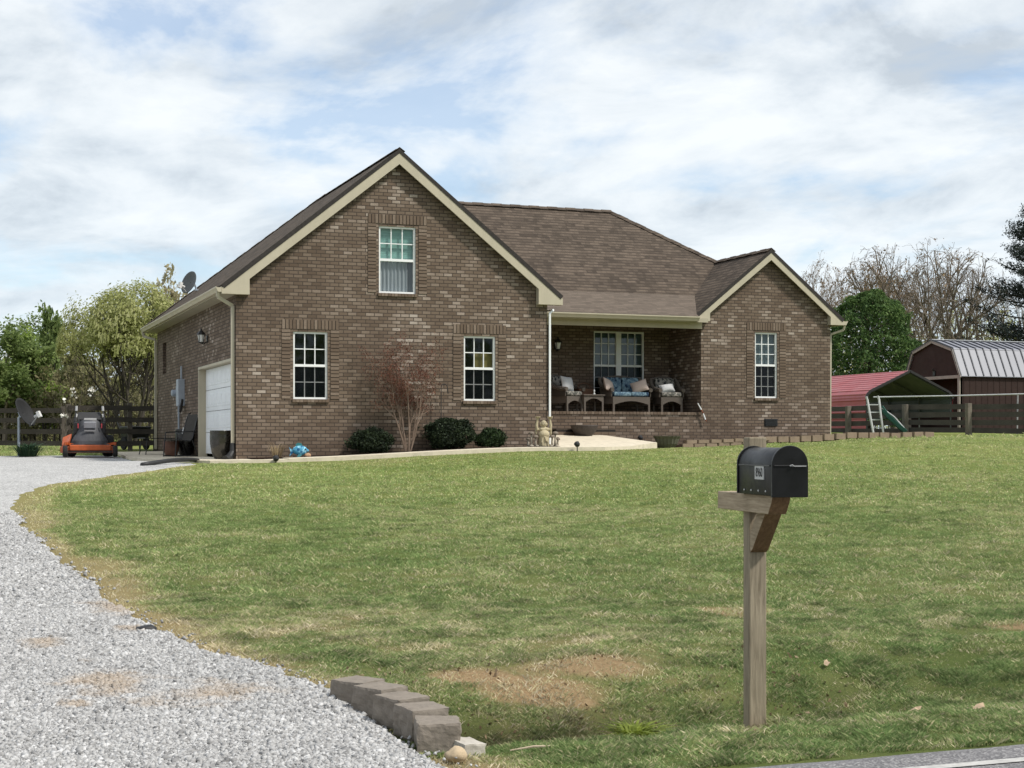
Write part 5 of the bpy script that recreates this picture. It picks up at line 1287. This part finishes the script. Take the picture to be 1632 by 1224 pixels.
LEAF = dict(
    lime=m_leaf('lime spring leaf', [(.1, (.14, .22, .035)), (.5, (.26, .36, .07)), (.95, (.42, .50, .15))], .5),
    green=m_leaf('mid spring leaf', [(.1, (.10, .15, .045)), (.5, (.195, .26, .085)), (.95, (.32, .39, .15))], .5),
    yellow=m_leaf('yellow green leaf', [(.1, (.23, .25, .075)), (.5, (.38, .40, .15)), (.95, (.55, .54, .28))], .5),
    olive=m_leaf('olive bud', [(.1, (.17, .165, .075)), (.5, (.27, .265, .12)), (.95, (.38, .38, .18))], .45),
    cream=m_leaf('cream bud', [(.1, (.22, .18, .11)), (.5, (.36, .32, .19)), (.95, (.50, .46, .30))], .4),
    rust=m_leaf('rust bud', [(.1, (.13, .075, .045)), (.5, (.21, .13, .07)), (.95, (.30, .23, .11))], .3),
    dark=m_leaf('dark glossy leaf', [(.1, (.030, .062, .018)), (.5, (.080, .145, .042)), (.95, (.20, .29, .095))], .35, 1.1),
    cedar=m_leaf('cedar spray', [(.1, (.010, .015, .013)), (.5, (.022, .032, .027)), (.95, (.048, .062, .048))], .1, .8),
    brush=m_leaf('brown brush', [(.1, (.14, .122, .072)), (.5, (.22, .20, .105)), (.95, (.32, .32, .15))], .4, .35))
BARK = m_bark('grey bark', (.105, .085, .066), (.26, .215, .17)); BARKD = m_bark('dark bark', (.030, .026, .022), (.085, .073, .062)); BARKP = m_bark('pale twig bark', (.20, .165, .135), (.38, .32, .27))
def spec_for(style):
    if style == 'multi': return [dict(seg=5, wander=.07, up=.03, n=7, kids=(4, 5), ratio=.56, ang=34, rr=.55, **{'from': .3}), dict(seg=4, wander=.10, up=.05, n=5, kids=(4, 5), ratio=.56, ang=38, rr=.5), dict(seg=3, wander=.13, up=.04, n=4, kids=(4, 5), ratio=.52, ang=42, rr=.5), dict(seg=2, wander=.15, up=.03, n=3, kids=(2, 3), ratio=.5, ang=40, rr=.5), dict(seg=2, wander=.15, up=0, n=3, kids=0)]
    if style == 'bare': return [dict(seg=5, wander=.05, up=.03, n=7, kids=(4, 5), ratio=1.0, ang=27, rr=.62, lead=False, taper=.4, **{'from': .42}), dict(seg=6, wander=.09, up=.02, n=5, kids=(5, 6), ratio=.48, ang=36, rr=.5, **{'from': .30}), dict(seg=4, wander=.13, up=.02, n=4, kids=(4, 4), ratio=.50, ang=38, rr=.5, **{'from': .2}), dict(seg=3, wander=.14, up=.02, n=3, kids=(3, 4), ratio=.52, ang=38, rr=.55, **{'from': .15}), dict(seg=2, wander=.14, up=.02, n=3, kids=0, taper=.3)]
    if style == 'sapling': return [dict(seg=5, wander=.06, up=.04, n=5, kids=(6, 7), ratio=.42, ang=44, rr=.5, **{'from': .25}), dict(seg=3, wander=.12, up=.06, n=4, kids=(4, 5), ratio=.5, ang=40, rr=.5), dict(seg=2, wander=.14, up=.03, n=3, kids=(2, 3), ratio=.5, ang=40, rr=.5), dict(seg=2, wander=.1, up=0, n=3, kids=0)]
    return [dict(seg=5, wander=.05, up=.04, n=6, kids=(6, 7), ratio=.5, ang=48, rr=.5, **{'from': .22}), dict(seg=4, wander=.11, up=.05, n=5, kids=(5, 6), ratio=.52, ang=42, rr=.5), dict(seg=3, wander=.13, up=.03, n=4, kids=(4, 5), ratio=.5, ang=42, rr=.5), dict(seg=2, wander=.15, up=0, n=3, kids=0)]
def tree(name, label, u, d, vtop, width, style, leaf, nl, ls, seed, bark=BARK, stems=1, spread=.35, rad=.13, group=None, zmin=.25, cat='tree', clumpy=0, base=None):
    x, y = pd(u, d); z = gz(x, y) if base is None else base
    H = zv(vtop, d) - z; W = width * d / F
    t = thing(name, label, cat, (x, y, z), rnd.uniform(0, 6.28), group)
    g = Grow(seed); sp = spec_for(style); g.minr = .0085 if style == 'bare' else .006
    for k in range(stems):
        a = k * 2.4 + seed; tilt = 0 if stems == 1 else spread * (.45 + .55 * ((k * 7) % 5) / 4)
        g.go(Vector((math.cos(a) * .12 * (stems > 1), math.sin(a) * .12 * (stems > 1), -.2)), Vector((math.cos(a) * tilt, math.sin(a) * tilt, 1)), 4.0, rad, 0, sp)
    tr = g.m.build('trunk', bark, t, fix=False, smooth=True); obs = [tr]
    if leaf:
        rg = np.random.default_rng(seed); T = np.array([tuple(p) for p in g.tips]); hi = T[:, 2].max()
        T = T[T[:, 2] > hi * zmin]
        if clumpy:
            c = np.array([noise.noise(Vector(p) * .8 + Vector((seed, 0, 0))) for p in T]); T = T[c > -.35 + .2 * (1 - clumpy)] if len(T) > 50 else T
        P = T[rg.integers(0, len(T), nl)] + rg.normal(size=(nl, 3)) * (.24 if style == 'multi' else .15)
        s0 = W / max(.1, np.ptp(P[:, 0])); s = rg.uniform(.6, 1.25, nl) * ls / max(.3, s0)
        obs.append(leafquads('crown', P, s, rg, LEAF[leaf], t))
    fit(obs, W, H, style in ('bare', 'multi'), .10 if style == 'bare' else .5); return t
WG = 'trees of the wood behind the garage'
tree('spreading_tree', 'large spreading many stemmed tree with thin yellow green leaf behind the fence by the garage', 208, 58, 458, 195, 'multi', 'yellow', 26000, .046, 5, BARKD, 5, .55, .11, WG, .50)
tree('pale_tree', 'cream budded tree just visible above the garage eave behind the spreading tree', 262, 76, 444, 110, 'full', 'cream', 3600, .085, 12, BARKP, 2, .25, .10, WG, .35)
tree('leafy_tree', 'bright green leafy tree at the left picture edge of the wood', 6, 60, 522, 130, 'full', 'green', 11000, .075, 13, BARK, 1, 0, .12, WG, .12)
tree('leafy_tree', 'lime green leafy tree in front of the wood above the dish on its pole', 48, 62, 540, 100, 'full', 'lime', 11000, .072, 14, BARK, 1, 0, .11, WG, .15)
tree('leafy_tree', 'darker blue green tree topping the wood between the lime tree and the spreading tree', 88, 74, 498, 60, 'full', 'green', 5500, .075, 15, BARKD, 1, 0, .11, WG, .3)
tree('bushy_tree', 'olive budding tree in the wood left of the spreading tree', 125, 68, 528, 110, 'full', 'olive', 6500, .065, 16, BARK, 2, .3, .09, WG, .2)
tree('bushy_tree', 'thin brownish olive tree beside the garage wall behind the dark fence', 243, 66, 545, 90, 'full', 'olive', 2200, .08, 17, BARKD, 2, .3, .09, WG, .2)
tree('leafy_tree', 'green leafy tree beyond the lime tree, at the top of the wood', 40, 84, 505, 130, 'full', 'green', 7500, .085, 18, BARK, 1, 0, .12, WG, .2)
for k, (u, d, v) in enumerate(((70, 60, 588), (100, 64, 566), (140, 62, 590), (170, 70, 560), (25, 66, 580), (215, 72, 560))):
    tree('sapling', 'thin brown olive sapling in the thicket behind the left fences', u, d, v, 70, 'sapling', 'brush', 900, .07, 30 + k, BARKD, 2, .3, .045, 'saplings of the thicket', .15)
def wood_mass(name, u0, u1, d0, d1, top, n, leaf, ls, seed, label, bark=BARKD, stems=60, low=0.0):
    rg = np.random.default_rng(seed); P = []; r = random.Random(seed)
    while len(P) < n:
        u, d = r.uniform(u0, u1), r.uniform(d0, d1); x, y = pd(u, d); z = gz(x, y); H = zv(top, d) - z
        H *= .72 + .5 * noise.noise(Vector((u * .018, d * .05, seed))) + .25 * noise.noise(Vector((u * .07, d * .1, seed + 5)))
        f = r.random() ** .8
        if noise.noise(Vector((x * .55, y * .55, f * 4 + seed))) < -.12: continue
        P.append((x, y, z + .1 + low + f * max(.5, H - low)))
    o = leafquads(name, np.array(P), rg.uniform(.6, 1.3, n) * ls, rg, LEAF[leaf])
    kind(o, 'stuff', label)
    m = MB()
    for k in range(stems):
        u, d = r.uniform(u0, u1), r.uniform(d0, d1); x, y = pd(u, d); z = gz(x, y); h = (zv(top, d) - z) * r.uniform(.5, 1.0)
        a = Vector((x, y, z - .2)); b = a + Vector((r.gauss(0, .08) * h, r.gauss(0, .08) * h, h)); c = a.lerp(b, .5) + Vector((r.gauss(0, .1), r.gauss(0, .1), 0))
        m.tube([a, c, b], [.06, .04, .012], 4, cap=False)
        for q in range(5):
            f = r.uniform(.3, .9); s = a.lerp(b, f); e = s + Vector((r.gauss(0, .5), r.gauss(0, .5), r.uniform(.3, 1.0))); m.tube([s, e], [.02, .005], 3, cap=False)
    s = m.build(name + '_stems', bark, None, fix=False); s.parent = o
wood_mass('thicket', -120, 300, 60, 72, 600, 15000, 'brush', .075, 3, 'brown olive undergrowth filling the wood edge behind the left fences', stems=150)
wood_mass('woods', -160, 330, 78, 100, 545, 15000, 'olive', .12, 4, 'far olive and green wood closing the view behind the garage', stems=120)
wood_mass('woods', 1290, 1720, 105, 128, 478, 17000, 'yellow', .13, 6, 'pale yellow green wood far beyond the barn', stems=70)
RG = 'trees beyond the barn'
def dense(name, label, u, d, vtop, width, n, seed, leaf, ls):
    x, y = pd(u, d); z = gz(x, y); H = zv(vtop, d) - z; W = width * d / F; rg = np.random.default_rng(seed)
    t = thing(name, label, 'tree', (x, y, z), 0, RG)
    th = rg.uniform(0, 6.283, n); f = rg.uniform(.02, 1, n) ** .8; prof = np.where(f < .45, .88 + .12 * f / .45, np.sqrt(np.clip(1 - ((f - .45) / .55) ** 2.2, 0, 1)))
    r = prof * rg.uniform(.35, 1.0, n) ** .33 * W / 2; P = np.stack([np.cos(th) * r, np.sin(th) * r, .15 + f * (H - .15)], 1)
    j = np.array([noise.noise(Vector(p) * 1.1 + Vector((seed, 0, 0))) + .7 * noise.noise(Vector(p) * 2.8) for p in P])
    P[:, :2] *= (1 + .30 * j)[:, None]; P[:, 2] += .36 * j; P = P[j > -.42]
    leafquads('crown', P, rg.uniform(.6, 1.3, len(P)) * ls, rg, LEAF[leaf], t)
    m = MB(); m.tube([(0, 0, -.2), (.05, 0, H * .4), (0, .05, H * .8)], [.16, .11, .03], 7)
    for k in range(16):
        a = k * 2.4; zz = H * (.12 + .045 * k); m.tube([(0, 0, zz), (math.cos(a) * W * .2, math.sin(a) * W * .2, zz + .5), (math.cos(a) * W * .36, math.sin(a) * W * .36, zz + .9)], [.05, .03, .008], 4)
    m.build('trunk', BARKD, t, fix=False); return t
dense('evergreen_tree', 'dense dark green rounded tree standing between the house and the barn', 1385, 76, 464, 150, 36000, 5, 'dark', .080)
tree('bare_tree', 'slim bare tree rising over the rake of the right gable', 1318, 98, 416, 130, 'bare', 'rust', 700, .05, 41, BARKP, 2, .28, .085, RG, .5)
tree('bare_tree', 'rust budded bare tree behind the dense dark green tree', 1388, 100, 424, 150, 'bare', 'rust', 1500, .065, 42, BARKP, 2, .28, .085, RG, .5)
tree('bare_tree', 'big bare tree with a golden budded patch in its crown behind the barn ridge end', 1458, 88, 396, 215, 'bare', 'rust', 900, .055, 43, BARK, 3, .34, .12, RG, .5)
tree('bare_tree', 'dark limbed bare tree forking low behind the barn roof', 1530, 86, 406, 200, 'bare', None, 0, .05, 44, BARK, 2, .40, .13, RG, .5)
tree('bare_tree', 'leaning bare tree between the barn roof and the dark cedar', 1590, 84, 425, 180, 'bare', None, 0, .05, 45, BARK, 2, .45, .11, RG, .5)
tree('bare_tree', 'far thin grey bare tree showing between the two big bare trees', 1424, 112, 420, 150, 'bare', None, 0, .05, 46, BARKP, 2, .3, .09, RG, .5)
# cedar: tiers of drooping sprays
def cedar(u, d, vtop, width, seed):
    x, y = pd(u, d); z = gz(x, y); H = zv(vtop, d) - z; W = width * d / F; r = random.Random(seed); rg = np.random.default_rng(seed)
    t = thing('cedar_tree', 'tall dark cedar tree with ragged layered branches behind the barn', 'tree', (x, y, z), 0, RG)
    m = MB(); m.tube([(0, 0, -.2), (.08, 0, H * .45), (0, 0, H * .97)], [.24, .16, .03], 8); P = []
    for k in range(150):
        f = r.uniform(.30, 1.0); a = r.uniform(0, 6.283); L = W / 2 * (1.02 - .92 * ((f - .30) / .70) ** 1.5) * r.uniform(.6, 1.05)
        s = Vector((0, 0, f * H)); c = Vector((math.cos(a), math.sin(a), 0)); mid_ = s + c * L * .55 + Vector((0, 0, L * .10)); e = s + c * L + Vector((0, 0, L * r.uniform(.12, .40)))
        m.tube([s, mid_, e], [.05, .03, .008], 4, cap=False)
        if f < .36 and r.random() < .6: continue
        for q in range(int(7 + L * 9)):
            g_ = r.uniform(.25, 1.0); p = (s.lerp(mid_, g_ * 2) if g_ < .5 else mid_.lerp(e, g_ * 2 - 1)) + Vector((r.gauss(0, .13), r.gauss(0, .13), r.gauss(.06, .10)))
            for w in range(10): P.append(p + Vector((r.gauss(0, .09), r.gauss(0, .09), r.gauss(0, .08))))
    P = np.array([tuple(p) for p in P]); leafquads('crown', P, rg.uniform(.035, .08, len(P)), rg, LEAF['cedar'], t, asp=.4)
    for k in range(14):
        f = r.uniform(.16, .34); a = r.uniform(0, 6.283); L = W * r.uniform(.25, .5); s = Vector((0, 0, f * H)); c = Vector((math.cos(a), math.sin(a), 0))
        m.tube([s, s + c * L * .5 + Vector((0, 0, -.1)), s + c * L + Vector((0, 0, -.5))], [.05, .03, .006], 4, cap=False)
    m.build('trunk', BARKD, t, fix=False)
cedar(1648, 74, 326, 240, 9)
# the wood on the other side of the road, behind the viewer: what the panes and the mailbox mirror
def back_wood():
    rg = np.random.default_rng(77); P = []; r = random.Random(77)
    while len(P) < 9000:
        x = r.uniform(-60, 50); y = r.uniform(-62, -40); H = 9 + 4 * noise.noise(Vector((x * .12, y * .2, 0))) + 2 * noise.noise(Vector((x * .5, 3, 0)))
        P.append((x, y, .2 + r.random() ** .8 * H))
    kind(leafquads('far_woods', np.array(P), rg.uniform(.4, .8, len(P)), rg, LEAF['green']), 'stuff', 'green wood across the road behind the viewer, mirrored in the panes')
back_wood()
# ------------------------------------------------------------------ roadside mailbox
fx, fy = pd(1232, 7.2); MA = R(-8.5)          # the box looks at the road
bz = zv(791, 7.2)                              # underside of the box
W_, L_, H_ = .172, .48, .232
ca, sa = math.cos(MA), math.sin(MA)
ox, oy = fx + ca * W_ / 2, fy + sa * W_ / 2   # centre of the door edge
px2, py2 = ox - sa * .56, oy + ca * .56       # post axis, behind the box
gzp = gz(px2, py2)
t = thing('mailbox', 'black arched mailbox numbered 8960 on a weathered wooden post by the road', 'mailbox', (px2, py2, gzp), MA)
Z = bz - gzp; fo = -.56                        # local: door at y = fo
PS = .037; m = MB(); m.bb(PS - .0455, PS + .0455, -.0455, .0455, -.35, Z + .278)
m.v = [(x + (.006 * noise.noise(Vector((x * 9, y * 9, z * 3)))), y, z) for x, y, z in m.v]; m.build('post', WOODP, t, bevel=.006)
m = MB(); m.prism([(-.047, .30, Z - .002), (-.047, fo + .09, Z - .002), (-.047, fo + .105, Z - .035), (-.047, fo + .15, Z - .092), (-.047, .30, Z - .092)], (.094, 0, 0))
m.v = [(x - .006, y, z) for x, y, z in m.v]; m.mi[3] = m.mi[4] = 1; m.build('beam', [WOODB, WOODSHADE], t, bevel=.004)  # end faces get the darker brown wood, their shade painted as colour
m = MB(); m.prism([(PS - .044, -.051, Z - .30), (PS - .044, -.080, Z - .285), (PS - .044, -.26, Z - .094), (PS - .044, -.15, Z - .094), (PS - .044, -.051, Z - .20)], (.088, 0, 0)); m.mi[0] = 1; m.build('brace', [WOODSHADE, WOODB], t, bevel=.003)  # left face paler, other faces browner: light and shade put into the wood colour
def arch(y, w, h, s=16, base=0):
    r = w / 2; st = h - r; out = [(-r, y, Z + base), (-r, y, Z + st)] + [(-r * math.cos(math.pi * k / s), y, Z + st + r * math.sin(math.pi * k / s)) for k in range(1, s)] + [(r, y, Z + st), (r, y, Z + base)]
    return out
m = MB(); m.prism(arch(fo + .012, W_ - .008, H_ - .004), (0, L_ - .02, 0)); bo = m.build('box', BOXBLK, t, bevel=.003)
for p in bo.data.polygons: p.use_smooth = abs(p.normal.y) < .5
m = MB(); m.prism(arch(fo + L_ - .01, W_ + .004, H_ + .004), (0, .012, 0)); m.build('back_plate', BOXBLK, t, bevel=.002)
m = MB(); m.prism(arch(fo, W_ + .008, H_ + .006, base=-.006), (0, .018, 0)); m.m = 0
m.bb(-.082, .082, fo - .004, fo, Z + .138, Z + .146); d_ = m.build('door', BOXBLK, t, bevel=.002)
m = MB(); m.bb(-.004, .078, fo - .0065, fo - .004, Z + .1385, Z + .1435); m.tube([(-.004, fo - .006, Z + .142), (.006, fo - .012, Z + .146), (.014, fo - .006, Z + .142)], .004, 6); m.build('latch', paint('bright steel', (.30, .30, .30), .3, .05, 8, .6), d_)
m = MB(); m.bb(-W_ / 2 - .0035, -W_ / 2 + .004, fo + .04, fo + L_ - .03, Z + .140, Z + .145); m.build('seam', paint('seam grey', (.07, .07, .07), .4), bo)
m = MB()
for k in range(4): m.ell((-W_ / 2 + .002, fo + .10 + k * .095, Z + .020), (.004, .005, .005), 8, 6)
m.build('screw', paint('screw', (.55, .55, .53), .3, .05), bo)
m = MB(); yc = fo + .178; pw, ph = .116, .064
m.bb(-W_ / 2 - .0005, -W_ / 2 + .006, yc - pw / 2, yc + pw / 2, Z + .075, Z + .075 + ph); pl = m.build('number_plate', paint('silver label', (.46, .46, .45), .4, .08, 30), bo)
cu = bpy.data.curves.new('digits', 'FONT'); cu.body = '8960'; cu.size = .064; cu.align_x = 'CENTER'; cu.align_y = 'CENTER'; cu.extrude = .0006; cu.offset = .0006; cu.space_character = 1.02
fo_ = bpy.data.objects.new('digits', cu); COL.objects.link(fo_)
dg = bpy.context.evaluated_depsgraph_get(); me = bpy.data.meshes.new_from_object(fo_.evaluated_get(dg)); bpy.data.objects.remove(fo_)
me.materials.clear(); me.materials.append(paint('digit black', (.010, .010, .010), .5)); do = bpy.data.objects.new('digits', me); COL.objects.link(do); do.parent = pl
M3 = Matrix(((0, 0, -1), (-1, 0, 0), (0, 1, 0)))      # text x -> -y, text y -> z, normal -> -x
do.matrix_local = Matrix.Translation((-W_ / 2 - .0012, yc, Z + .075 + ph / 2)) @ M3.to_4x4() @ Matrix.Diagonal((.69, .95, 1, 1))
# ------------------------------------------------------------------ retaining blocks at the drive mouth
def wedge(L=.225, D=.20, H=.148, seed=0):
    """split faced block: long rough face at -x"""
    n = 6; m = MB(); r = lambda a, b, c: noise.noise(Vector((a * 14 + seed, b * 14, c * 14))) + .5 * noise.noise(Vector((a * 40 + seed, b * 40, c * 40)))
    tap = .10
    bm = bmesh.new(); bmesh.ops.create_cube(bm, size=1); bmesh.ops.subdivide_edges(bm, edges=bm.edges, cuts=11, use_grid_fill=True)
    me_v = []
    for v in bm.verts:
        x, y, z = v.co; yy = y * L * (1 - tap * (x + .5)); xx = x * D; zz = (z + .5) * H
        k = .011 if abs(x) > .49 else .006
        p = Vector((xx, yy, zz)); edge = sum(abs(abs(c) - .5) < .01 for c in (x, y, z)) >= 2
        p += Vector((r(xx, yy, zz) * k - (.0 if not edge else 0), r(yy, zz, xx + 3) * k, r(zz, xx, yy + 5) * .004))
        if edge: p = p.lerp(Vector((0, 0, H / 2)), .022 + .02 * abs(r(xx * 2, yy * 2, zz * 2)))
        v.co = p
    bmesh.ops.recalc_face_normals(bm, faces=bm.faces)
    me = bpy.data.meshes.new('retaining_block'); bm.to_mesh(me); bm.free(); me.materials.append(BLOCK); return me
spots = [((690, 1192), 7.00, 64), ((666, 1163), 7.25, 84), ((634, 1140), 7.51, 98), ((600, 1120), 7.77, 106), ((566, 1100), 8.02, 112)]
labs = ['dark concrete block at the ditch end of the curved row by the drive', 'dark concrete block second from the ditch end of the curved row', 'dark concrete block in the middle of the curved row of five',
        'dark concrete block second from the lawn end of the curved row', 'dark concrete block at the lawn end of the curved row, half sunk in grass']
for k, (((u, v), d, a), lb) in enumerate(zip(spots, labs)):
    x, y = pd(u, d); o = bpy.data.objects.new('retaining_block', wedge(seed=k * 7.3)); COL.objects.link(o)
    zt = [.145, .165, .172, .178, .172][k]
    tag(o, lb, 'concrete block', 'retaining blocks at the drive mouth', (x + .02, y, zt - .155), R(a - 78)); o.location.z = zt - .155
o = bpy.data.objects.new('pale_block', wedge(.16, .13, .11, 91)); o.data.materials[0] = BLOCKP; COL.objects.link(o); x, y = pd(738, 6.95)
tag(o, 'pale grey broken block lying in the ditch beside the dark row', 'concrete block', None, (x, y, -.055), R(12)); o.rotation_euler = (R(4), R(6), R(15))
x, y = pd(728, 6.72); rock('rock', (x, y, gz(x, y) + .015), (.052, .042, .034), ROCKT, 'small tan rock in the gravel below the pale broken block', 6)
m = MB(); x, y = pd(850, 6.95); m.tube([(-.12, .03, .03), (0, 0, .035), (.14, -.02, .02)], [.003, .006, .004], 6); tag(m.build('stick', m_bark('dry stick', (.30, .24, .17), (.45, .38, .28))), 'thin pale dry stick lying in the ditch grass', 'stick', None, (x, y, gz(x, y)), R(25))
LEAFD = paint('dry leaf', (.42, .31, .20), .8, .2, 20)
for k, (u, v, lb) in enumerate(((1457, 1140, 'curled tan dead leaf in the roadside grass, first past the mailbox post'), (1560, 1137, 'flat brown dead leaf in the roadside grass farthest from the mailbox post'), (1318, 1066, 'pale dead leaf on the lawn slope above the ditch'))):
    x, y = G(u, v); m = MB(); s = (.05, .06, .045)[k]
    m.add([(-s, 0, .0), (-s * .2, -s * .5, .02), (s * .5, -s * .35, .008), (s, 0, .03), (s * .4, s * .4, .022), (-s * .3, s * .45, .004)], [(0, 1, 5), (1, 2, 4, 5), (2, 3, 4)])
    tag(m.build('dead_leaf', LEAFD, fix=False), lb, 'dead leaf', 'dead leaves on the roadside grass', (x, y, gz(x, y) + .02), R(30 * k))
# grass tufts, weeds and cracks of soil at the post foot
px3, py3 = px2 + ca * PS, py2 + sa * PS
clump('grass_tuft', (px3 + .10, py3 - .09, gz(px3 + .1, py3 - .09)), 70, .07, .10, .006, BL, 'tuft of longer grass at the foot of the mailbox post', 'grass tuft', 31)
x, y = pd(1010, 7.75); clump('weed_clump', (x, y, gz(x, y)), 160, .09, .22, .016, m_leaf('weed leaf', [(.1, (.13, .17, .02)), (.9, (.30, .36, .06))], .4, 3), 'bright yellow green low weed growing in the ditch left of the mailbox post', 'weed', 32)
rg = np.random.default_rng(14); P = []
while len(P) < 900:
    x, y = 2.1 + rg.random() * 3.2, 6.95 + rg.random() * 1.9
    if rnd.random() < .25 + damp(x, y): P.append((x, y, gzn(x, y) + .012))
kind(leafquads('leaf_litter', np.array(P), rg.uniform(.006, .020, len(P)), rg, m_leaf('old leaf', [(.1, (.07, .045, .025)), (.6, (.20, .14, .08)), (.95, (.42, .33, .22))], .1, 5), flat=.0), 'stuff', 'scattered dead leaf bits lying in the roadside ditch')
# ------------------------------------------------------------------ camera, sun, sky
cam = bpy.data.cameras.new('camera'); co_ = bpy.data.objects.new('camera', cam); COL.objects.link(co_); sc.camera = co_
cam.sensor_width = 36; cam.lens = F / 1632 * 36; cam.shift_y = (VH - 612) / 1632; cam.clip_start = .1; cam.clip_end = 4000
co_.location = (0, 0, EYE); co_.rotation_euler = (R(90), 0, -YAW)
SEL, SAZ = R(52), math.atan2(.73, -.68)        # sun height, bearing from +Y towards +X
sd = Vector((math.cos(SEL) * math.sin(SAZ), math.cos(SEL) * math.cos(SAZ), math.sin(SEL)))
su = bpy.data.lights.new('sun', 'SUN'); su.energy = 2.7; su.angle = R(6); su.color = (1, .955, .88)
so = bpy.data.objects.new('sun', su); COL.objects.link(so); so.rotation_euler = (-sd).to_track_quat('-Z', 'Y').to_euler(); so.location = (20, -20, 40)
w = bpy.data.worlds.new('World'); sc.world = w; w.use_nodes = True; nt = w.node_tree; nt.nodes.clear()
class WN(NT):
    def __init__(s): s.t = nt
t = WN(); out = t.n('ShaderNodeOutputWorld')
sk = t.n('ShaderNodeTexSky', sky_type='NISHITA'); sk.sun_disc = False; sk.sun_elevation = SEL; sk.sun_rotation = SAZ; sk.air_density = 1; sk.dust_density = .6; sk.ozone_density = 1.5
b1 = t.n('ShaderNodeBackground'); b1.inputs[1].default_value = .11; t.l(sk.outputs[0], b1.inputs[0])
g = t.n('ShaderNodeTexCoord').outputs['Generated']; sp = t.n('ShaderNodeSeparateXYZ'); t.l(g, sp.inputs[0])
zc = t.math('ADD', t.math('MAXIMUM', sp.outputs['Z'], 0), .16)
cb = t.n('ShaderNodeCombineXYZ'); t.l(t.math('DIVIDE', sp.outputs['X'], zc), cb.inputs[0]); t.l(t.math('DIVIDE', sp.outputs['Y'], zc), cb.inputs[1])
P_ = t.scale(cb.outputs[0], (1.0, .75, 1), (-2.05, 4.4, 0))
n1 = t.noise(P_, 2.0, 8, .58, .25); n2 = t.noise(t.scale(cb.outputs[0], (1, .8, 1), (5.2, 2.1, 3)), 2.3, 7, .6, .3); n3 = t.noise(t.scale(cb.outputs[0], (1, .5, 1), (0, 9, 1)), 4.5, 5, .6, .3)
cov = t.math('ADD', t.math('MULTIPLY', n1, .8), t.math('MULTIPLY', n3, .2))
fac = t.ramp(cov, [(.395, .32), (.455, .72), (.52, .98)])
fac = t.math('MAXIMUM', fac, t.ramp(sp.outputs['Z'], [(.0, .95), (.05, .85), (.13, .2)]))
ccol = t.ramp(n2, [(.35, (.38, .42, .465)), (.43, (.49, .53, .57)), (.52, (.59, .62, .645)), (.62, (.66, .68, .69))])
hz = t.ramp(sp.outputs['Z'], [(.0, 1), (.16, .35), (.4, 0)])
ccol = t.mix(t.math('MULTIPLY', hz, .45), ccol, (.50, .60, .67))
b2 = t.n('ShaderNodeBackground'); b2.inputs[1].default_value = 1.0; t.l(ccol, b2.inputs[0])
mx = t.n('ShaderNodeMixShader'); t.l(fac, mx.inputs[0]); t.l(b1.outputs[0], mx.inputs[1]); t.l(b2.outputs[0], mx.inputs[2]); t.l(mx.outputs[0], out.inputs[0])
sc.view_settings.view_transform = 'Standard'; sc.view_settings.look = 'None'; sc.view_settings.exposure = .6; sc.view_settings.gamma = 1
cy = sc.cycles if hasattr(sc, 'cycles') else None
if cy:
    cy.max_bounces = 6; cy.diffuse_bounces = 3; cy.glossy_bounces = 3; cy.transparent_max_bounces = 12; cy.use_denoising = True; cy.sample_clamp_indirect = 6
